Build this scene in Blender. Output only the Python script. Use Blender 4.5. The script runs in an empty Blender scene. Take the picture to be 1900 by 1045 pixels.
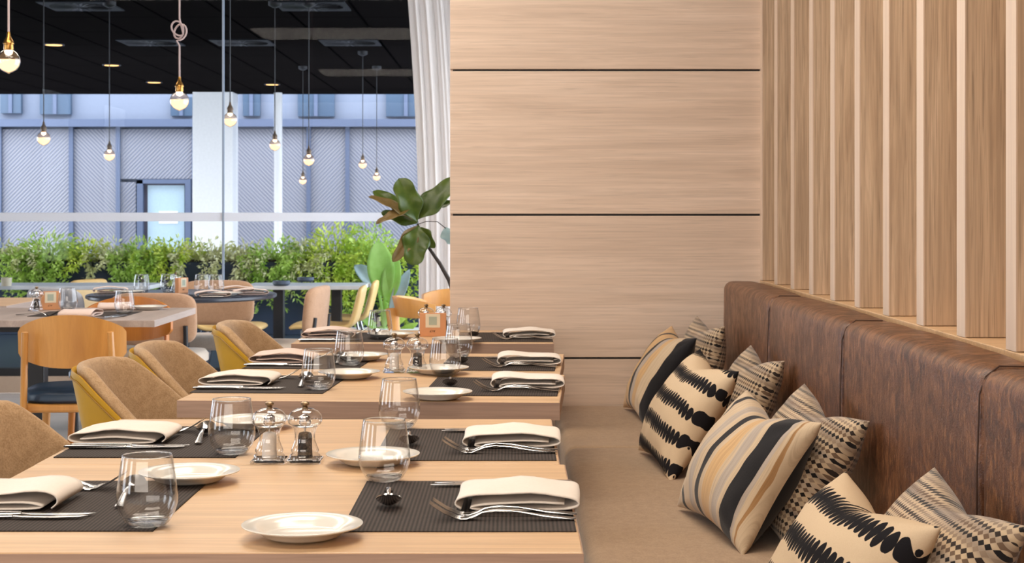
import bpy, math, random
from mathutils import Vector, Matrix, noise
PI = math.pi
scene = bpy.context.scene
C = scene.collection
# ---------------------------------------------------------------- camera
F, HX, HY, CZ = 2950.0, 950.0, 390.0, 1.20      # focal length in pixels, vanishing point, eye height
cam_d = bpy.data.cameras.new('camera'); cam = bpy.data.objects.new('camera', cam_d); C.objects.link(cam)
cam.location = (0, 0, CZ); cam.rotation_euler = (PI/2, 0, 0)
cam_d.sensor_width = 36; cam_d.lens = F*36/1900
cam_d.shift_x = 0; cam_d.shift_y = -(522.5-HY)/1900
cam_d.clip_start = .05; cam_d.clip_end = 200
cam_d.dof.use_dof = True; cam_d.dof.focus_distance = 3.1; cam_d.dof.aperture_fstop = 18
scene.camera = cam
# ---------------------------------------------------------------- world, lamps, exposure
scene.view_settings.view_transform = 'Standard'; scene.view_settings.look = 'None'
scene.view_settings.gamma = 1; scene.view_settings.use_curve_mapping = False
scene.view_settings.exposure = -0.15
w = bpy.data.worlds.new('daylight'); scene.world = w; w.use_nodes = True
wb = w.node_tree.nodes['Background']; wb.inputs[0].default_value = (.84, .91, 1.0, 1); wb.inputs[1].default_value = 5.8
scene.cycles.use_denoising = True
scene.cycles.max_bounces = 10; scene.cycles.transparent_max_bounces = 24; scene.cycles.diffuse_bounces = 4
scene.cycles.caustics_reflective = False; scene.cycles.caustics_refractive = False
scene.cycles.sample_clamp_indirect = 6
def area(name, loc, rot, sx, sy, power, col):
    l = bpy.data.lights.new(name, 'AREA'); l.shape = 'RECTANGLE'; l.size = sx; l.size_y = sy; l.energy = power; l.color = col
    o = bpy.data.objects.new(name, l); o.location = loc; o.rotation_euler = rot; C.objects.link(o); return o
WARM = (1, .88, .75)
area('ceiling_lamp', (-1.2, 1.0, 2.93), (0, 0, 0), 2.4, 1.0, 62, WARM)
area('ceiling_lamp', (-.2, 3.4, 2.93), (0, 0, 0), 1.2, 1.0, 50, WARM)
area('ceiling_lamp', (-1.4, 5.4, 2.93), (0, 0, 0), 2.2, 1.0, 58, WARM)
area('ceiling_lamp', (-2.2, 8.4, 2.93), (0, 0, 0), 2.6, 1.0, 52, WARM)
for yy in (-.6, 2.2, 5.0): area('side_window_light', (-5.4, yy, 1.6), (0, -PI/2, 0), 2.0, 1.1, 46, (.84, .91, 1.0))
area('rear_area_light', (-1.6, -2.6, 1.9), (PI/2, 0, 0), 5.0, 1.8, 120, (1, .90, .80))  # broad warm area light before the rear wall, which has no window
sun = bpy.data.lights.new('sun', 'SUN'); sun.energy = 2.0; sun.angle = math.radians(40); sun.color = (1, .96, .88)
so = bpy.data.objects.new('sun', sun); so.rotation_euler = (math.radians(20), math.radians(-68), 0); C.objects.link(so)

# ---------------------------------------------------------------- helpers
def P(px, py, z=.75):
    """floor-plan point of a photo pixel lying on the horizontal plane z"""
    d = F*(CZ-z)/(py-HY); return ((px-HX)*d/F, d)
def D(px, py, d):
    return Vector(((px-HX)*d/F, d, CZ-(py-HY)*d/F))

class MB:
    def __init__(s): s.v = []; s.f = []
    def add(s, vs, fs):
        n = len(s.v); s.v += [tuple(v) for v in vs]; s.f += [tuple(i+n for i in f) for f in fs]; return s
    def box(s, x0, x1, y0, y1, z0, z1):
        return s.add([(x, y, z) for z in (z0, z1) for y in (y0, y1) for x in (x0, x1)],
                     [(0,2,3,1),(4,5,7,6),(0,1,5,4),(2,6,7,3),(0,4,6,2),(1,3,7,5)])
    def lathe(s, prof, n=32, c=(0,0,0), closed=False):
        vs = []; fs = []; m = len(prof)
        for r, z in prof:
            for k in range(n):
                a = 2*PI*k/n; vs.append((c[0]+r*math.cos(a), c[1]+r*math.sin(a), c[2]+z))
        rng = range(m if closed else m-1)
        for i in rng:
            j = (i+1) % m
            for k in range(n):
                k2 = (k+1) % n; fs.append((i*n+k, i*n+k2, j*n+k2, j*n+k))
        if not closed:
            if prof[0][0] > 1e-5: fs.append(tuple(range(n-1, -1, -1)))
            if prof[-1][0] > 1e-5: fs.append(tuple((m-1)*n+k for k in range(n)))
        return s.add(vs, fs)
    def tube(s, pts, r, n=8, squash=None):
        pts = [Vector(p) for p in pts]; vs = []; fs = []; up = None
        for i, p in enumerate(pts):
            t = (pts[min(i+1, len(pts)-1)]-pts[max(i-1, 0)]).normalized()
            if up is None:
                up = Vector((0,0,1)) if abs(t.z) < .9 else Vector((1,0,0))
            a = t.cross(up)
            if a.length < 1e-4: a = t.orthogonal()
            a.normalize(); b = a.cross(t).normalized(); up = b
            rr = r(i/(len(pts)-1)) if callable(r) else r
            ra, rb = rr if isinstance(rr, tuple) else (rr, rr)
            for k in range(n):
                q = 2*PI*k/n; vs.append(p + a*math.cos(q)*ra + b*math.sin(q)*rb)
        for i in range(len(pts)-1):
            for k in range(n):
                k2 = (k+1) % n; fs.append((i*n+k, i*n+k2, (i+1)*n+k2, (i+1)*n+k))
        fs.append(tuple(range(n-1, -1, -1))); fs.append(tuple((len(pts)-1)*n+k for k in range(n)))
        return s.add(vs, fs)
    def grid(s, fn, nu, nv, wu=False, wv=False, flip=False):
        vs = [fn(i/(nu if wu else nu-1), j/(nv if wv else nv-1)) for i in range(nu) for j in range(nv)]; fs = []
        for i in range(nu if wu else nu-1):
            for j in range(nv if wv else nv-1):
                a = i*nv+j; b = ((i+1) % nu)*nv+j; c = ((i+1) % nu)*nv+(j+1) % nv; d = i*nv+(j+1) % nv
                fs.append((a, d, c, b) if flip else (a, b, c, d))
        return s.add(vs, fs)
    def build(s, name, mat, parent=None, smooth=True, bevel=0, seg=2, sub=0, solid=0, loc=None, ang=40):
        me = bpy.data.meshes.new(name); me.from_pydata(s.v, [], s.f); me.validate(); me.update()
        if smooth:
            me.shade_smooth()
            if ang: me.set_sharp_from_angle(angle=math.radians(ang))
        me.materials.append(mat)
        o = bpy.data.objects.new(name, me); C.objects.link(o)
        if parent: o.parent = parent
        if loc: o.location = loc
        if solid:
            m = o.modifiers.new('solid', 'SOLIDIFY'); m.thickness = solid; m.offset = 0
        if sub:
            m = o.modifiers.new('sub', 'SUBSURF'); m.levels = m.render_levels = sub
        if bevel:
            m = o.modifiers.new('bevel', 'BEVEL'); m.width = bevel; m.segments = seg; m.limit_method = 'ANGLE'; m.angle_limit = .6
        return o
def tag(o, label, cat, group=None, kind=None):
    o['label'] = label; o['category'] = cat
    if group: o['group'] = group
    if kind: o['kind'] = kind
    return o
def empty(name, loc, rz=0, label=None, cat=None, group=None):
    o = bpy.data.objects.new(name, None); o.empty_display_size = .05; C.objects.link(o); o.location = loc; o.rotation_euler = (0, 0, rz)
    if label: tag(o, label, cat, group)
    return o
def struct(o): o['kind'] = 'structure'; return o
def children(o): return [c for c in C.objects if c.parent == o]
def copy_tree(o, loc=None, rz=None, label=None, parent=None):
    c = o.copy(); C.objects.link(c)
    if parent: c.parent = parent
    for ch in children(o): copy_tree(ch, parent=c)
    if loc is not None: c.location = loc
    if rz is not None: c.rotation_euler = (0, 0, rz)
    if label: c['label'] = label
    return c
class Kind:
    """first use moves the prototype itself, later uses copy it"""
    def __init__(s, proto): s.p = proto; s.used = False
    def put(s, loc, rz=0, label=None):
        if not s.used:
            s.used = True; s.p.location = loc; s.p.rotation_euler = (0, 0, rz)
            if label: s.p['label'] = label
            return s.p
        return copy_tree(s.p, loc, rz, label)

# ---------------------------------------------------------------- materials
class NT:
    def __init__(s, name):
        s.m = bpy.data.materials.new(name); s.m.use_nodes = True; s.t = s.m.node_tree; s.t.nodes.clear()
        s.out = s.n('ShaderNodeOutputMaterial')
    def n(s, typ, **kw):
        x = s.t.nodes.new(typ)
        for k, v in kw.items(): setattr(x, k, v)
        return x
    def l(s, a, b): s.t.links.new(a, b)
    def val(s, sock, v):
        if hasattr(v, 'is_linked') or isinstance(v, bpy.types.NodeSocket): s.l(v, sock)
        else: sock.default_value = v
    def math(s, op, a, b=0, c=None, clamp=False):
        x = s.n('ShaderNodeMath', operation=op); x.use_clamp = clamp; s.val(x.inputs[0], a); s.val(x.inputs[1], b)
        if c is not None: s.val(x.inputs[2], c)
        return x.outputs[0]
    def mix(s, f, a, b, blend='MIX'):
        x = s.n('ShaderNodeMix', data_type='RGBA', blend_type=blend); s.val(x.inputs['Factor'], f)
        s.val(x.inputs[6], a); s.val(x.inputs[7], b); return x.outputs[2]
    def coord(s, kind='Object'): return s.n('ShaderNodeTexCoord').outputs[kind]
    def map(s, vec, scale=(1,1,1), rot=(0,0,0), loc=(0,0,0)):
        x = s.n('ShaderNodeMapping'); s.l(vec, x.inputs[0]); x.inputs['Scale'].default_value = scale
        x.inputs['Rotation'].default_value = rot; x.inputs['Location'].default_value = loc; return x.outputs[0]
    def noise(s, vec, scale=5, detail=4, rough=.5, dist=0):
        x = s.n('ShaderNodeTexNoise'); s.l(vec, x.inputs['Vector']); x.inputs['Scale'].default_value = scale
        x.inputs['Detail'].default_value = detail; x.inputs['Roughness'].default_value = rough; x.inputs['Distortion'].default_value = dist
        return x.outputs['Fac']
    def ramp(s, f, stops, interp='LINEAR'):
        x = s.n('ShaderNodeValToRGB'); s.l(f, x.inputs[0]); e = x.color_ramp; e.interpolation = interp
        e.elements.remove(e.elements[1]); e.elements[0].position = stops[0][0]; e.elements[0].color = (*stops[0][1], 1)
        for p, c in stops[1:]: e.elements.new(p).color = (*c, 1)
        return x.outputs[0]
    def xyz(s, vec):
        x = s.n('ShaderNodeSeparateXYZ'); s.l(vec, x.inputs[0]); return x.outputs
    def bump(s, h, strength=.3, dist=.01):
        x = s.n('ShaderNodeBump'); s.l(h, x.inputs['Height']); x.inputs['Strength'].default_value = strength; x.inputs['Distance'].default_value = dist
        return x.outputs[0]
    def bsdf(s, col, rough=.5, metal=0, bump=None, spec=.5, **kw):
        b = s.n('ShaderNodeBsdfPrincipled'); s.val(b.inputs['Base Color'], (*col, 1) if isinstance(col, tuple) and len(col) == 3 else col)
        s.val(b.inputs['Roughness'], rough); b.inputs['Metallic'].default_value = metal; b.inputs['Specular IOR Level'].default_value = spec
        if bump is not None: s.l(bump, b.inputs['Normal'])
        for k, v in kw.items(): b.inputs[k.replace('_', ' ')].default_value = v
        s.l(b.outputs[0], s.out.inputs[0]); return b
def offs(t, vec):
    """shift a texture per object so that copies differ"""
    oi = t.n('ShaderNodeObjectInfo'); a = t.n('ShaderNodeVectorMath', operation='ADD')
    cx = t.n('ShaderNodeCombineXYZ'); m = t.math('MULTIPLY', oi.outputs['Random'], 37.0)
    for k in range(3): t.l(m, cx.inputs[k])
    t.l(vec, a.inputs[0]); t.l(cx.outputs[0], a.inputs[1]); return a.outputs[0]
def plain(name, col, rough=.5, metal=0, spec=.5, **kw):
    t = NT(name); c = t.coord(); f = t.noise(c, 30, 3)
    col2 = tuple(x*.86 for x in col)
    t.bsdf(t.mix(f, (*col, 1), (*col2, 1)), rough, metal, spec=spec, **kw); return t.m
def wood(name, light, mid, dark, axis='x', rough=.45, ring=1.0, fine=1.0, contrast=1.0, bumps=.1):
    t = NT(name); v = offs(t, t.coord())
    a = dict(x=(.55, 9, 9), y=(9, .55, 9), z=(9, 9, .55))[axis]
    b = dict(x=(3, 160, 160), y=(160, 3, 160), z=(160, 160, 3))[axis]
    big = t.noise(t.map(v, a), 1.5*ring, 4, .55, 1.2)
    cath = t.math('FRACT', t.math('MULTIPLY', big, 9.0))
    cath = t.math('PINGPONG', cath, .5)
    fib = t.noise(t.map(v, b), 1.0*fine, 3, .6)
    low = t.noise(t.map(v, tuple(x*.25 for x in a)), 1, 2)
    c = t.ramp(big, [(.3, dark), (.5, mid), (.72, light)])
    c = t.mix(t.math('MULTIPLY', cath, .45*contrast), c, (*dark, 1))
    c = t.mix(t.math('MULTIPLY', t.ramp(fib, [(.42, (1,1,1)), (.58, (0,0,0))]), .33*contrast), c, (*[x*.72 for x in dark], 1))
    c = t.mix(t.math('MULTIPLY', low, .35), c, (*light, 1))
    pv = tuple(x*(2.2 if x > 100 else 2.0) for x in b); pore = t.noise(t.map(v, pv), 1.0, 2, .5)
    c = t.mix(t.math('MULTIPLY', t.ramp(pore, [(.60, (0,0,0)), (.68, (1,1,1))]), .28*contrast), c, (*[x*.5 for x in dark], 1))
    t.bsdf(c, rough, bump=t.bump(fib, bumps, .002)); return t.m
def fabric(name, col, col2, scale=420, rough=.9, bumps=.35, sheen=.2):
    t = NT(name); v = t.coord(); n1 = t.noise(v, scale, 2, .6); n2 = t.noise(v, scale*.18, 3, .6); n3 = t.noise(v, 6, 2)
    f = t.math('ADD', t.math('MULTIPLY', n1, .6), t.math('MULTIPLY', n2, .4))
    c = t.ramp(f, [(.36, col2), (.62, col)])
    c = t.mix(t.math('MULTIPLY', n3, .25), c, (*[x*.8 for x in col], 1))
    t.bsdf(c, rough, bump=t.bump(f, bumps, .002), spec=.2, Sheen_Weight=sheen); return t.m
def thin_glass(name, tint=(1,1,1), ior=1.45, rough=.0, boost=1.0, edge=1.0):
    t = NT(name); lw = t.n('ShaderNodeLayerWeight'); lw.inputs[0].default_value = .5; f0 = ((ior-1)/(ior+1))**2
    fr = t.math('ADD', t.math('MULTIPLY', t.math('POWER', lw.outputs['Facing'], 5.0), 1-f0), f0)
    g = t.n('ShaderNodeBsdfGlossy'); g.inputs['Roughness'].default_value = rough; g.inputs[0].default_value = (1,1,1,1)
    tr = t.n('ShaderNodeBsdfTransparent'); t.l(t.mix(t.math('POWER', lw.outputs['Facing'], 3.5), (*tint, 1), (*[q*edge for q in tint], 1)), tr.inputs[0])
    mx = t.n('ShaderNodeMixShader'); t.l(t.math('MULTIPLY', fr, boost, clamp=True), mx.inputs[0])
    t.l(tr.outputs[0], mx.inputs[1]); t.l(g.outputs[0], mx.inputs[2]); t.l(mx.outputs[0], t.out.inputs[0]); return t.m
def emit(name, col, s):
    t = NT(name); e = t.n('ShaderNodeEmission'); e.inputs[0].default_value = (*col, 1); e.inputs[1].default_value = s
    t.l(e.outputs[0], t.out.inputs[0]); return t.m
M = {}
M['panel'] = wood('pale_panel_wood', (.79, .635, .52), (.71, .555, .44), (.58, .44, .34), 'x', .5, 1.1, .7, .85)
M['oak'] = wood('oak_slats', (.68, .515, .365), (.59, .43, .29), (.43, .295, .19), 'z', .5, 1.5, .8, 1.7)
M['oak_edge'] = wood('oak_slat_front', (.70, .55, .43), (.64, .49, .37), (.54, .40, .30), 'z', .5, 1.2, 1, .4)
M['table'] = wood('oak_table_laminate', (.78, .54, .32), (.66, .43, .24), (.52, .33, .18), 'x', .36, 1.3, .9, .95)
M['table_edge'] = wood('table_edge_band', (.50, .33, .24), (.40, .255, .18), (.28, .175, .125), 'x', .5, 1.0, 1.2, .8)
M['grey_wood'] = wood('greyish_oak', (.50, .40, .34), (.40, .32, .28), (.30, .235, .2), 'y', .4, 1.0, 1.0, .5)
M['chair_wood'] = wood('honey_plywood', (.66, .33, .095), (.58, .27, .065), (.47, .20, .045), 'z', .35, .8, .8, .35)
M['orange_wood'] = wood('orange_plywood', (.62, .22, .03), (.52, .17, .02), (.42, .13, .015), 'z', .35, .8, .8, .3)
M['navy_vinyl'] = plain('navy_vinyl', (.018, .04, .075), .38)
M['beige_fabric'] = fabric('beige_chair_fabric', (.50, .335, .19), (.33, .205, .105), 300)
M['mustard'] = plain('mustard_vinyl', (.50, .27, .003), .5, spec=.3)
M['brown_fabric'] = fabric('brown_chair_fabric', (.46, .28, .17), (.38, .22, .13), 200)
M['cream_fabric'] = fabric('cream_chair_fabric', (.62, .52, .42), (.52, .43, .35), 200)
M['grey_fabric'] = fabric('grey_chair_fabric', (.40, .41, .45), (.32, .33, .37), 200)
M['yellow_vinyl'] = plain('pale_yellow_vinyl', (.92, .60, .22), .45)
M['seat_fabric'] = fabric('bench_seat_fabric', (.40, .275, .17), (.29, .19, .115), 260, .85, .3)
M['dark_metal'] = plain('black_metal', (.012, .012, .014), .45)
M['steel'] = plain('polished_steel', (.62, .61, .60), .16, 1.0)
M['chrome'] = plain('chrome', (.7, .7, .72), .12, 1.0)
M['brass'] = plain('brass', (.50, .26, .07), .28, 1.0)
M['bronze_dim'] = plain('dull_bronze', (.16, .11, .07), .5, .6)
M['bronze'] = plain('aged_bronze_knob', (.28, .20, .12), .35, 1.0)
M['china'] = plain('white_china', (.80, .76, .69), .16, spec=.6)
M['glass'] = thin_glass('clear_glass', (.975, .98, .985), 1.5, 0.0, 1.0, .6)
M['acrylic'] = thin_glass('clear_acrylic', (.96, .96, .96), 1.55, .02, 2.2, .3)
M['window_glass'] = thin_glass('window_glass', (.97, .98, 1.0), 1.3, 0.0, .2)
M['black'] = plain('black_trim', (.01, .011, .014), .5)
M['salt'] = fabric('coarse_salt', (.86, .82, .78), (.74, .70, .66), 700, .8)
def _pep():
    t = NT('peppercorns'); v = t.n('ShaderNodeTexVoronoi'); t.l(t.coord(), v.inputs['Vector']); v.inputs['Scale'].default_value = 260
    c = t.ramp(v.outputs['Distance'], [(0, (.10, .055, .035)), (.6, (.012, .008, .006))])
    t.bsdf(c, .7, bump=t.bump(v.outputs['Distance'], 1, .004)); return t.m
M['pepper'] = _pep()
M['napkin'] = fabric('white_napkin_linen', (.84, .76, .68), (.78, .70, .62), 900, .9, .12)
M['pink_napkin'] = fabric('pale_pink_napkin', (.74, .57, .48), (.68, .51, .43), 900, .9, .12)
def _mat():
    t = NT('woven_placemat'); v = t.coord(); x, y, z = t.xyz(v)
    a = t.math('PINGPONG', t.math('MULTIPLY', x, 165), .5); b = t.math('PINGPONG', t.math('MULTIPLY', y, 210), .5)
    f = t.math('MULTIPLY', a, t.math('ADD', t.math('MULTIPLY', b, .7), .6)); n = t.noise(v, 60, 3)
    c = t.ramp(t.math('ADD', f, t.math('MULTIPLY', n, .12)), [(.08, (.012, .009, .008)), (.5, (.075, .055, .046))])
    t.bsdf(c, .75, spec=.25, bump=t.bump(f, .6, .001)); return t.m
M['mat'] = _mat()
def _leather():
    t = NT('aged_brown_leather'); v = t.coord()
    st = t.noise(t.map(v, (9, 13, 8)), 1.5, 7, .74, 1.1); big = t.noise(v, 3.2, 4, .6); fine = t.noise(v, 260, 3, .6); md = t.noise(t.map(v, (20, 42, 16)), 2, 5, .75)
    c = t.ramp(st, [(.34, (.034, .011, .0045)), (.5, (.115, .040, .014)), (.64, (.27, .110, .042))])
    c = t.mix(t.ramp(big, [(.35, (0,0,0)), (.75, (.6,.6,.6))]), c, (.060, .020, .008, 1))
    c = t.mix(t.ramp(md, [(.52, (0,0,0)), (.68, (.75,.75,.75))]), c, (.34, .150, .060, 1))
    h = t.math('ADD', t.math('MULTIPLY', fine, .5), t.math('MULTIPLY', md, .6))
    t.bsdf(c, t.ramp(st, [(.3, (.46,)*3), (.7, (.30,)*3)]), bump=t.bump(h, .5, .005), spec=.65); return t.m
M['leather'] = _leather()
M['thread'] = plain('brown_stitching', (.060, .024, .011), .6)
def _diamond():
    t = NT('diamond_weave'); v = t.coord(); x, y, z = t.xyz(v)
    s = 1/.0112
    u = t.math('MULTIPLY', x, s); w_ = t.math('MULTIPLY', y, s*.92)
    fu = t.math('ABSOLUTE', t.math('SUBTRACT', t.math('FRACT', u), .5)); fw = t.math('ABSOLUTE', t.math('SUBTRACT', t.math('FRACT', w_), .5))
    d = t.math('ADD', fu, fw)
    row = t.math('FLOOR', w_); wn = t.n('ShaderNodeTexWhiteNoise', noise_dimensions='1D'); t.l(row, wn.inputs['W'])
    per = t.math('MODULO', t.math('ADD', row, 400), 4)
    dcol = t.ramp(t.math('DIVIDE', per, 4.0), [(0, (.012, .010, .010)), (.2, (.155, .098, .062)), (.45, (.03, .02, .016)), (.7, (.27, .195, .135))], 'CONSTANT')
    bn = t.noise(t.map(v, (1.2, 9, 1)), 2.2, 2)
    base = t.ramp(bn, [(.36, (.26, .20, .155)), (.5, (.56, .42, .27)), (.66, (.40, .32, .25))])
    size = t.math('ADD', .42, t.math('MULTIPLY', wn.outputs[0], .10))
    mask = t.math('LESS_THAN', d, size)
    c = t.mix(mask, base, dcol)
    side = t.math('GREATER_THAN', z, -.01)
    c = t.mix(side, (.17, .135, .11, 1), c) if False else c
    f = t.noise(v, 700, 2)
    t.bsdf(c, .95, bump=t.bump(t.math('ADD', f, mask), .3, .0015), spec=.15, Sheen_Weight=.3); return t.m
M['diamond'] = _diamond()
def _ikat():
    t = NT('ikat_blots'); v = t.coord(); x, y, z = t.xyz(v)
    n = t.noise(t.map(v, (26, 3, 3)), 2, 2, .5); n2 = t.noise(v, 9, 2); n3 = t.noise(v, 120, 2)
    yy = t.math('ADD', y, t.math('MULTIPLY', t.math('SUBTRACT', n2, .5), .03))
    r = t.math('SUBTRACT', t.math('FRACT', t.math('ADD', t.math('DIVIDE', yy, .080), .32)), .5)
    r = t.math('MULTIPLY', t.math('ABSOLUTE', r), .080)
    blob = t.math('ABSOLUTE', t.math('SINE', t.math('MULTIPLY', x, PI/.0185)))
    blob = t.math('POWER', blob, .38)
    th = t.math('MULTIPLY', blob, t.math('ADD', .0165, t.math('MULTIPLY', n, .010)))
    m = t.math('LESS_THAN', r, t.math('ADD', th, t.math('MULTIPLY', t.math('SUBTRACT', n3, .5), .004)))
    cream = t.mix(t.noise(v, 500, 2), (.66, .51, .35, 1), (.58, .44, .29, 1))
    c = t.mix(m, cream, (.011, .010, .012, 1))
    t.bsdf(c, .92, bump=t.bump(t.noise(v, 600, 2), .25, .0015), spec=.15); return t.m
M['ikat'] = _ikat()
def stripes(name, stops, W=.47):
    t = NT(name); v = t.coord(); x, y, z = t.xyz(v)
    n = t.noise(v, 8, 2); xx = t.math('ADD', x, t.math('MULTIPLY', t.math('SUBTRACT', n, .5), .008))
    f = t.math('ADD', t.math('DIVIDE', xx, W), .5)
    c = t.ramp(f, stops, 'CONSTANT')
    fine = t.noise(t.map(v, (220, 4, 4)), 1, 3, .7)
    c = t.mix(t.math('MULTIPLY', t.ramp(fine, [(.45, (0,0,0)), (.6, (1,1,1))]), .22), c, (.30, .23, .18, 1), 'MULTIPLY')
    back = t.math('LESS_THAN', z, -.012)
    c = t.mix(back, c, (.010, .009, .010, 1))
    t.bsdf(c, .85, bump=t.bump(t.noise(v, 500, 2), .25, .0015), spec=.2, Sheen_Weight=.15); return t.m
K_, CR, TN, GY, BR = (.011, .010, .012), (.56, .43, .29), (.58, .37, .18), (.43, .36, .30), (.36, .20, .085)
M['stripe_big'] = stripes('wide_stripes', [(0, CR), (.12, K_), (.17, CR), (.30, GY), (.38, CR), (.44, K_), (.50, CR), (.55, TN), (.66, CR), (.70, GY), (.77, CR), (.81, K_), (.915, GY), (.935, CR), (.957, BR), (.967, CR)])
M['stripe_far'] = stripes('stripes', [(0, TN), (.30, K_), (.34, TN), (.48, K_), (.54, GY), (.62, TN), (.72, CR), (.85, K_), (.97, K_)])
def leafm(name, c1, c2, sc=6, tr=.35, rough=.45):
    t = NT(name); v = offs(t, t.coord()); n = t.noise(v, sc, 4, .6)
    c = t.ramp(n, [(.38, c1), (.62, c2)])
    b = t.n('ShaderNodeBsdfPrincipled'); t.l(c, b.inputs['Base Color']); b.inputs['Roughness'].default_value = rough
    tl = t.n('ShaderNodeBsdfTranslucent'); t.l(c, tl.inputs[0]); mx = t.n('ShaderNodeMixShader'); mx.inputs[0].default_value = tr
    t.l(b.outputs[0], mx.inputs[1]); t.l(tl.outputs[0], mx.inputs[2]); t.l(mx.outputs[0], t.out.inputs[0]); return t.m
M['fern'] = leafm('bright_green_leaves', (.30, .50, .06), (.68, .86, .22))
M['pale_leaf'] = leafm('pale_yellow_green_leaves', (.55, .58, .22), (.88, .86, .55))
M['lime'] = leafm('lime_leaves', (.42, .60, .05), (.78, .86, .16))
M['fig'] = leafm('fig_leaf', (.055, .095, .010), (.105, .145, .020), 14, .18, .33)
M['fig_brown'] = leafm('browning_fig_leaf', (.16, .105, .022), (.24, .15, .045), 14, .2, .45)
M['banana'] = leafm('banana_leaf', (.42, .68, .16), (.60, .84, .30), 4, .5)
M['glaucous'] = leafm('grey_green_leaf', (.34, .46, .46), (.50, .62, .62), 4, .3)
M['bark'] = plain('dark_bark', (.03, .018, .012), .7)
M['planter'] = plain('navy_planter_metal', (.022, .040, .075), .5)
M['deck'] = plain('dark_terrace_deck', (.05, .075, .11), .5)
M['white_paint'] = plain('white_paint', (.92, .92, .90), .5)
M['white_top'] = plain('white_tabletop', (.78, .82, .84), .3)
M['blue_frame'] = plain('blue_grey_frame', (.10, .13, .21), .5)
M['facade'] = plain('blue_grey_facade', (.20, .23, .30), .7)
M['shade'] = plain('dark_window_glass', (.06, .10, .16), .3)
M['facade_floor'] = plain('street_paving', (.30, .30, .32), .8)
def _screen(name, sgn):
    t = NT(name); x, y, z = t.xyz(t.coord())
    f = t.math('PINGPONG', t.math('MULTIPLY', t.math('ADD', x, t.math('MULTIPLY', z, sgn)), 15.0), .5)
    n = t.noise(t.map(t.coord(), (1, 1, 1), (0, sgn*PI/4, 0)), 1.2, 3)
    c = t.ramp(f, [(.10, (.12, .13, .18)), (.34, (.31, .30, .31))])
    c = t.mix(t.math('MULTIPLY', n, .5), c, (.22, .24, .31, 1))
    t.bsdf(c, .6, bump=t.bump(f, .5, .02)); return t.m
M['screen_a'] = _screen('diagonal_screen_rising', 1.0); M['screen_b'] = _screen('diagonal_screen_falling', -1.0)
def _reflected_ceiling():
    t = NT('black_tiled_reflection'); x, y, z = t.xyz(t.coord())
    lx = t.math('LESS_THAN', t.math('FRACT', t.math('DIVIDE', t.math('ADD', x, 60.18), .6)), .045)
    ly = t.math('LESS_THAN', t.math('FRACT', t.math('DIVIDE', t.math('ADD', y, 60), 1.2)), .02)
    m = t.math('MAXIMUM', lx, ly)
    c = t.mix(m, (.0125, .0108, .0105, 1), (.002, .002, .0025, 1))
    t.bsdf(c, .9, spec=.0); return t.m
M['reflected_ceiling'] = _reflected_ceiling()  # reflection of the room ceiling in the window, painted as tile colour
M['vent'] = plain('vent_metal', (.007, .009, .012), .6, spec=.2)
M['warm_lamp'] = emit('downlight_glow', (1, .55, .20), 3.0)
M['bulb_glow'] = emit('bulb_glow', (1, .66, .36), 3.2)
M['bulb_core'] = emit('bulb_filament_glow', (1, .75, .48), 9.0)
M['bulb_glass'] = thin_glass('bulb_glass', (.82, .74, .68), 1.5, .05, 1.6)
M['cord'] = plain('twisted_pale_cord', (.50, .38, .36), .7)
def _curtain():
    t = NT('sheer_white_curtain'); c = t.coord(); n = t.noise(c, 300, 2)
    b = t.n('ShaderNodeBsdfDiffuse'); b.inputs[0].default_value = (.86, .81, .77, 1)
    tl = t.n('ShaderNodeBsdfTranslucent'); tl.inputs[0].default_value = (.84, .80, .77, 1); mx = t.n('ShaderNodeMixShader'); mx.inputs[0].default_value = .55
    t.l(t.bump(n, .2, .002), b.inputs['Normal'])
    t.l(b.outputs[0], mx.inputs[1]); t.l(tl.outputs[0], mx.inputs[2]); t.l(mx.outputs[0], t.out.inputs[0]); return t.m
M['curtain'] = _curtain()
def _band():
    t = NT('frosted_window_band'); b = t.n('ShaderNodeBsdfDiffuse'); b.inputs[0].default_value = (.85, .85, .88, 1)
    tl = t.n('ShaderNodeBsdfTranslucent'); tl.inputs[0].default_value = (.95, .95, .97, 1); mx = t.n('ShaderNodeMixShader'); mx.inputs[0].default_value = .6
    c = t.coord(); t.l(t.bump(t.noise(c, 200, 2), .1, .001), b.inputs['Normal'])
    t.l(b.outputs[0], mx.inputs[1]); t.l(tl.outputs[0], mx.inputs[2]); t.l(mx.outputs[0], t.out.inputs[0]); return t.m
M['band'] = _band()
def _floor():
    t = NT('pale_floor_tiles'); v = t.coord(); b = t.n('ShaderNodeTexBrick'); t.l(v, b.inputs['Vector'])
    b.inputs['Color1'].default_value = (.52, .50, .50, 1); b.inputs['Color2'].default_value = (.48, .47, .47, 1); b.inputs['Mortar'].default_value = (.33, .32, .32, 1)
    b.inputs['Scale'].default_value = 1; b.inputs['Brick Width'].default_value = 1.2; b.inputs['Row Height'].default_value = .3; b.inputs['Mortar Size'].default_value = .004
    c = t.mix(t.math('MULTIPLY', t.noise(t.map(v, (2, 9, 1)), 3, 4), .3), b.outputs[0], (.40, .39, .39, 1))
    t.bsdf(c, .38); return t.m
M['floor'] = _floor()
M['ceiling'] = plain('dark_ceiling', (.10, .085, .075), .8)
M['plaster'] = plain('pale_plaster', (.62, .52, .43), .8)
M['tan'] = plain('tan_sill', (.50, .38, .29), .6)
M['sign_wood'] = plain('orange_wood_block', (.66, .30, .13), .5)
M['paper'] = plain('cream_card', (.78, .68, .50), .7)
M['print'] = plain('grey_green_print', (.42, .46, .36), .7)
M['ink'] = plain('dark_ink', (.10, .045, .02), .7)
M['black_top'] = plain('black_tabletop', (.035, .04, .055), .25)
M['ceramic_white'] = plain('white_pot', (.70, .72, .70), .5)
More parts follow.
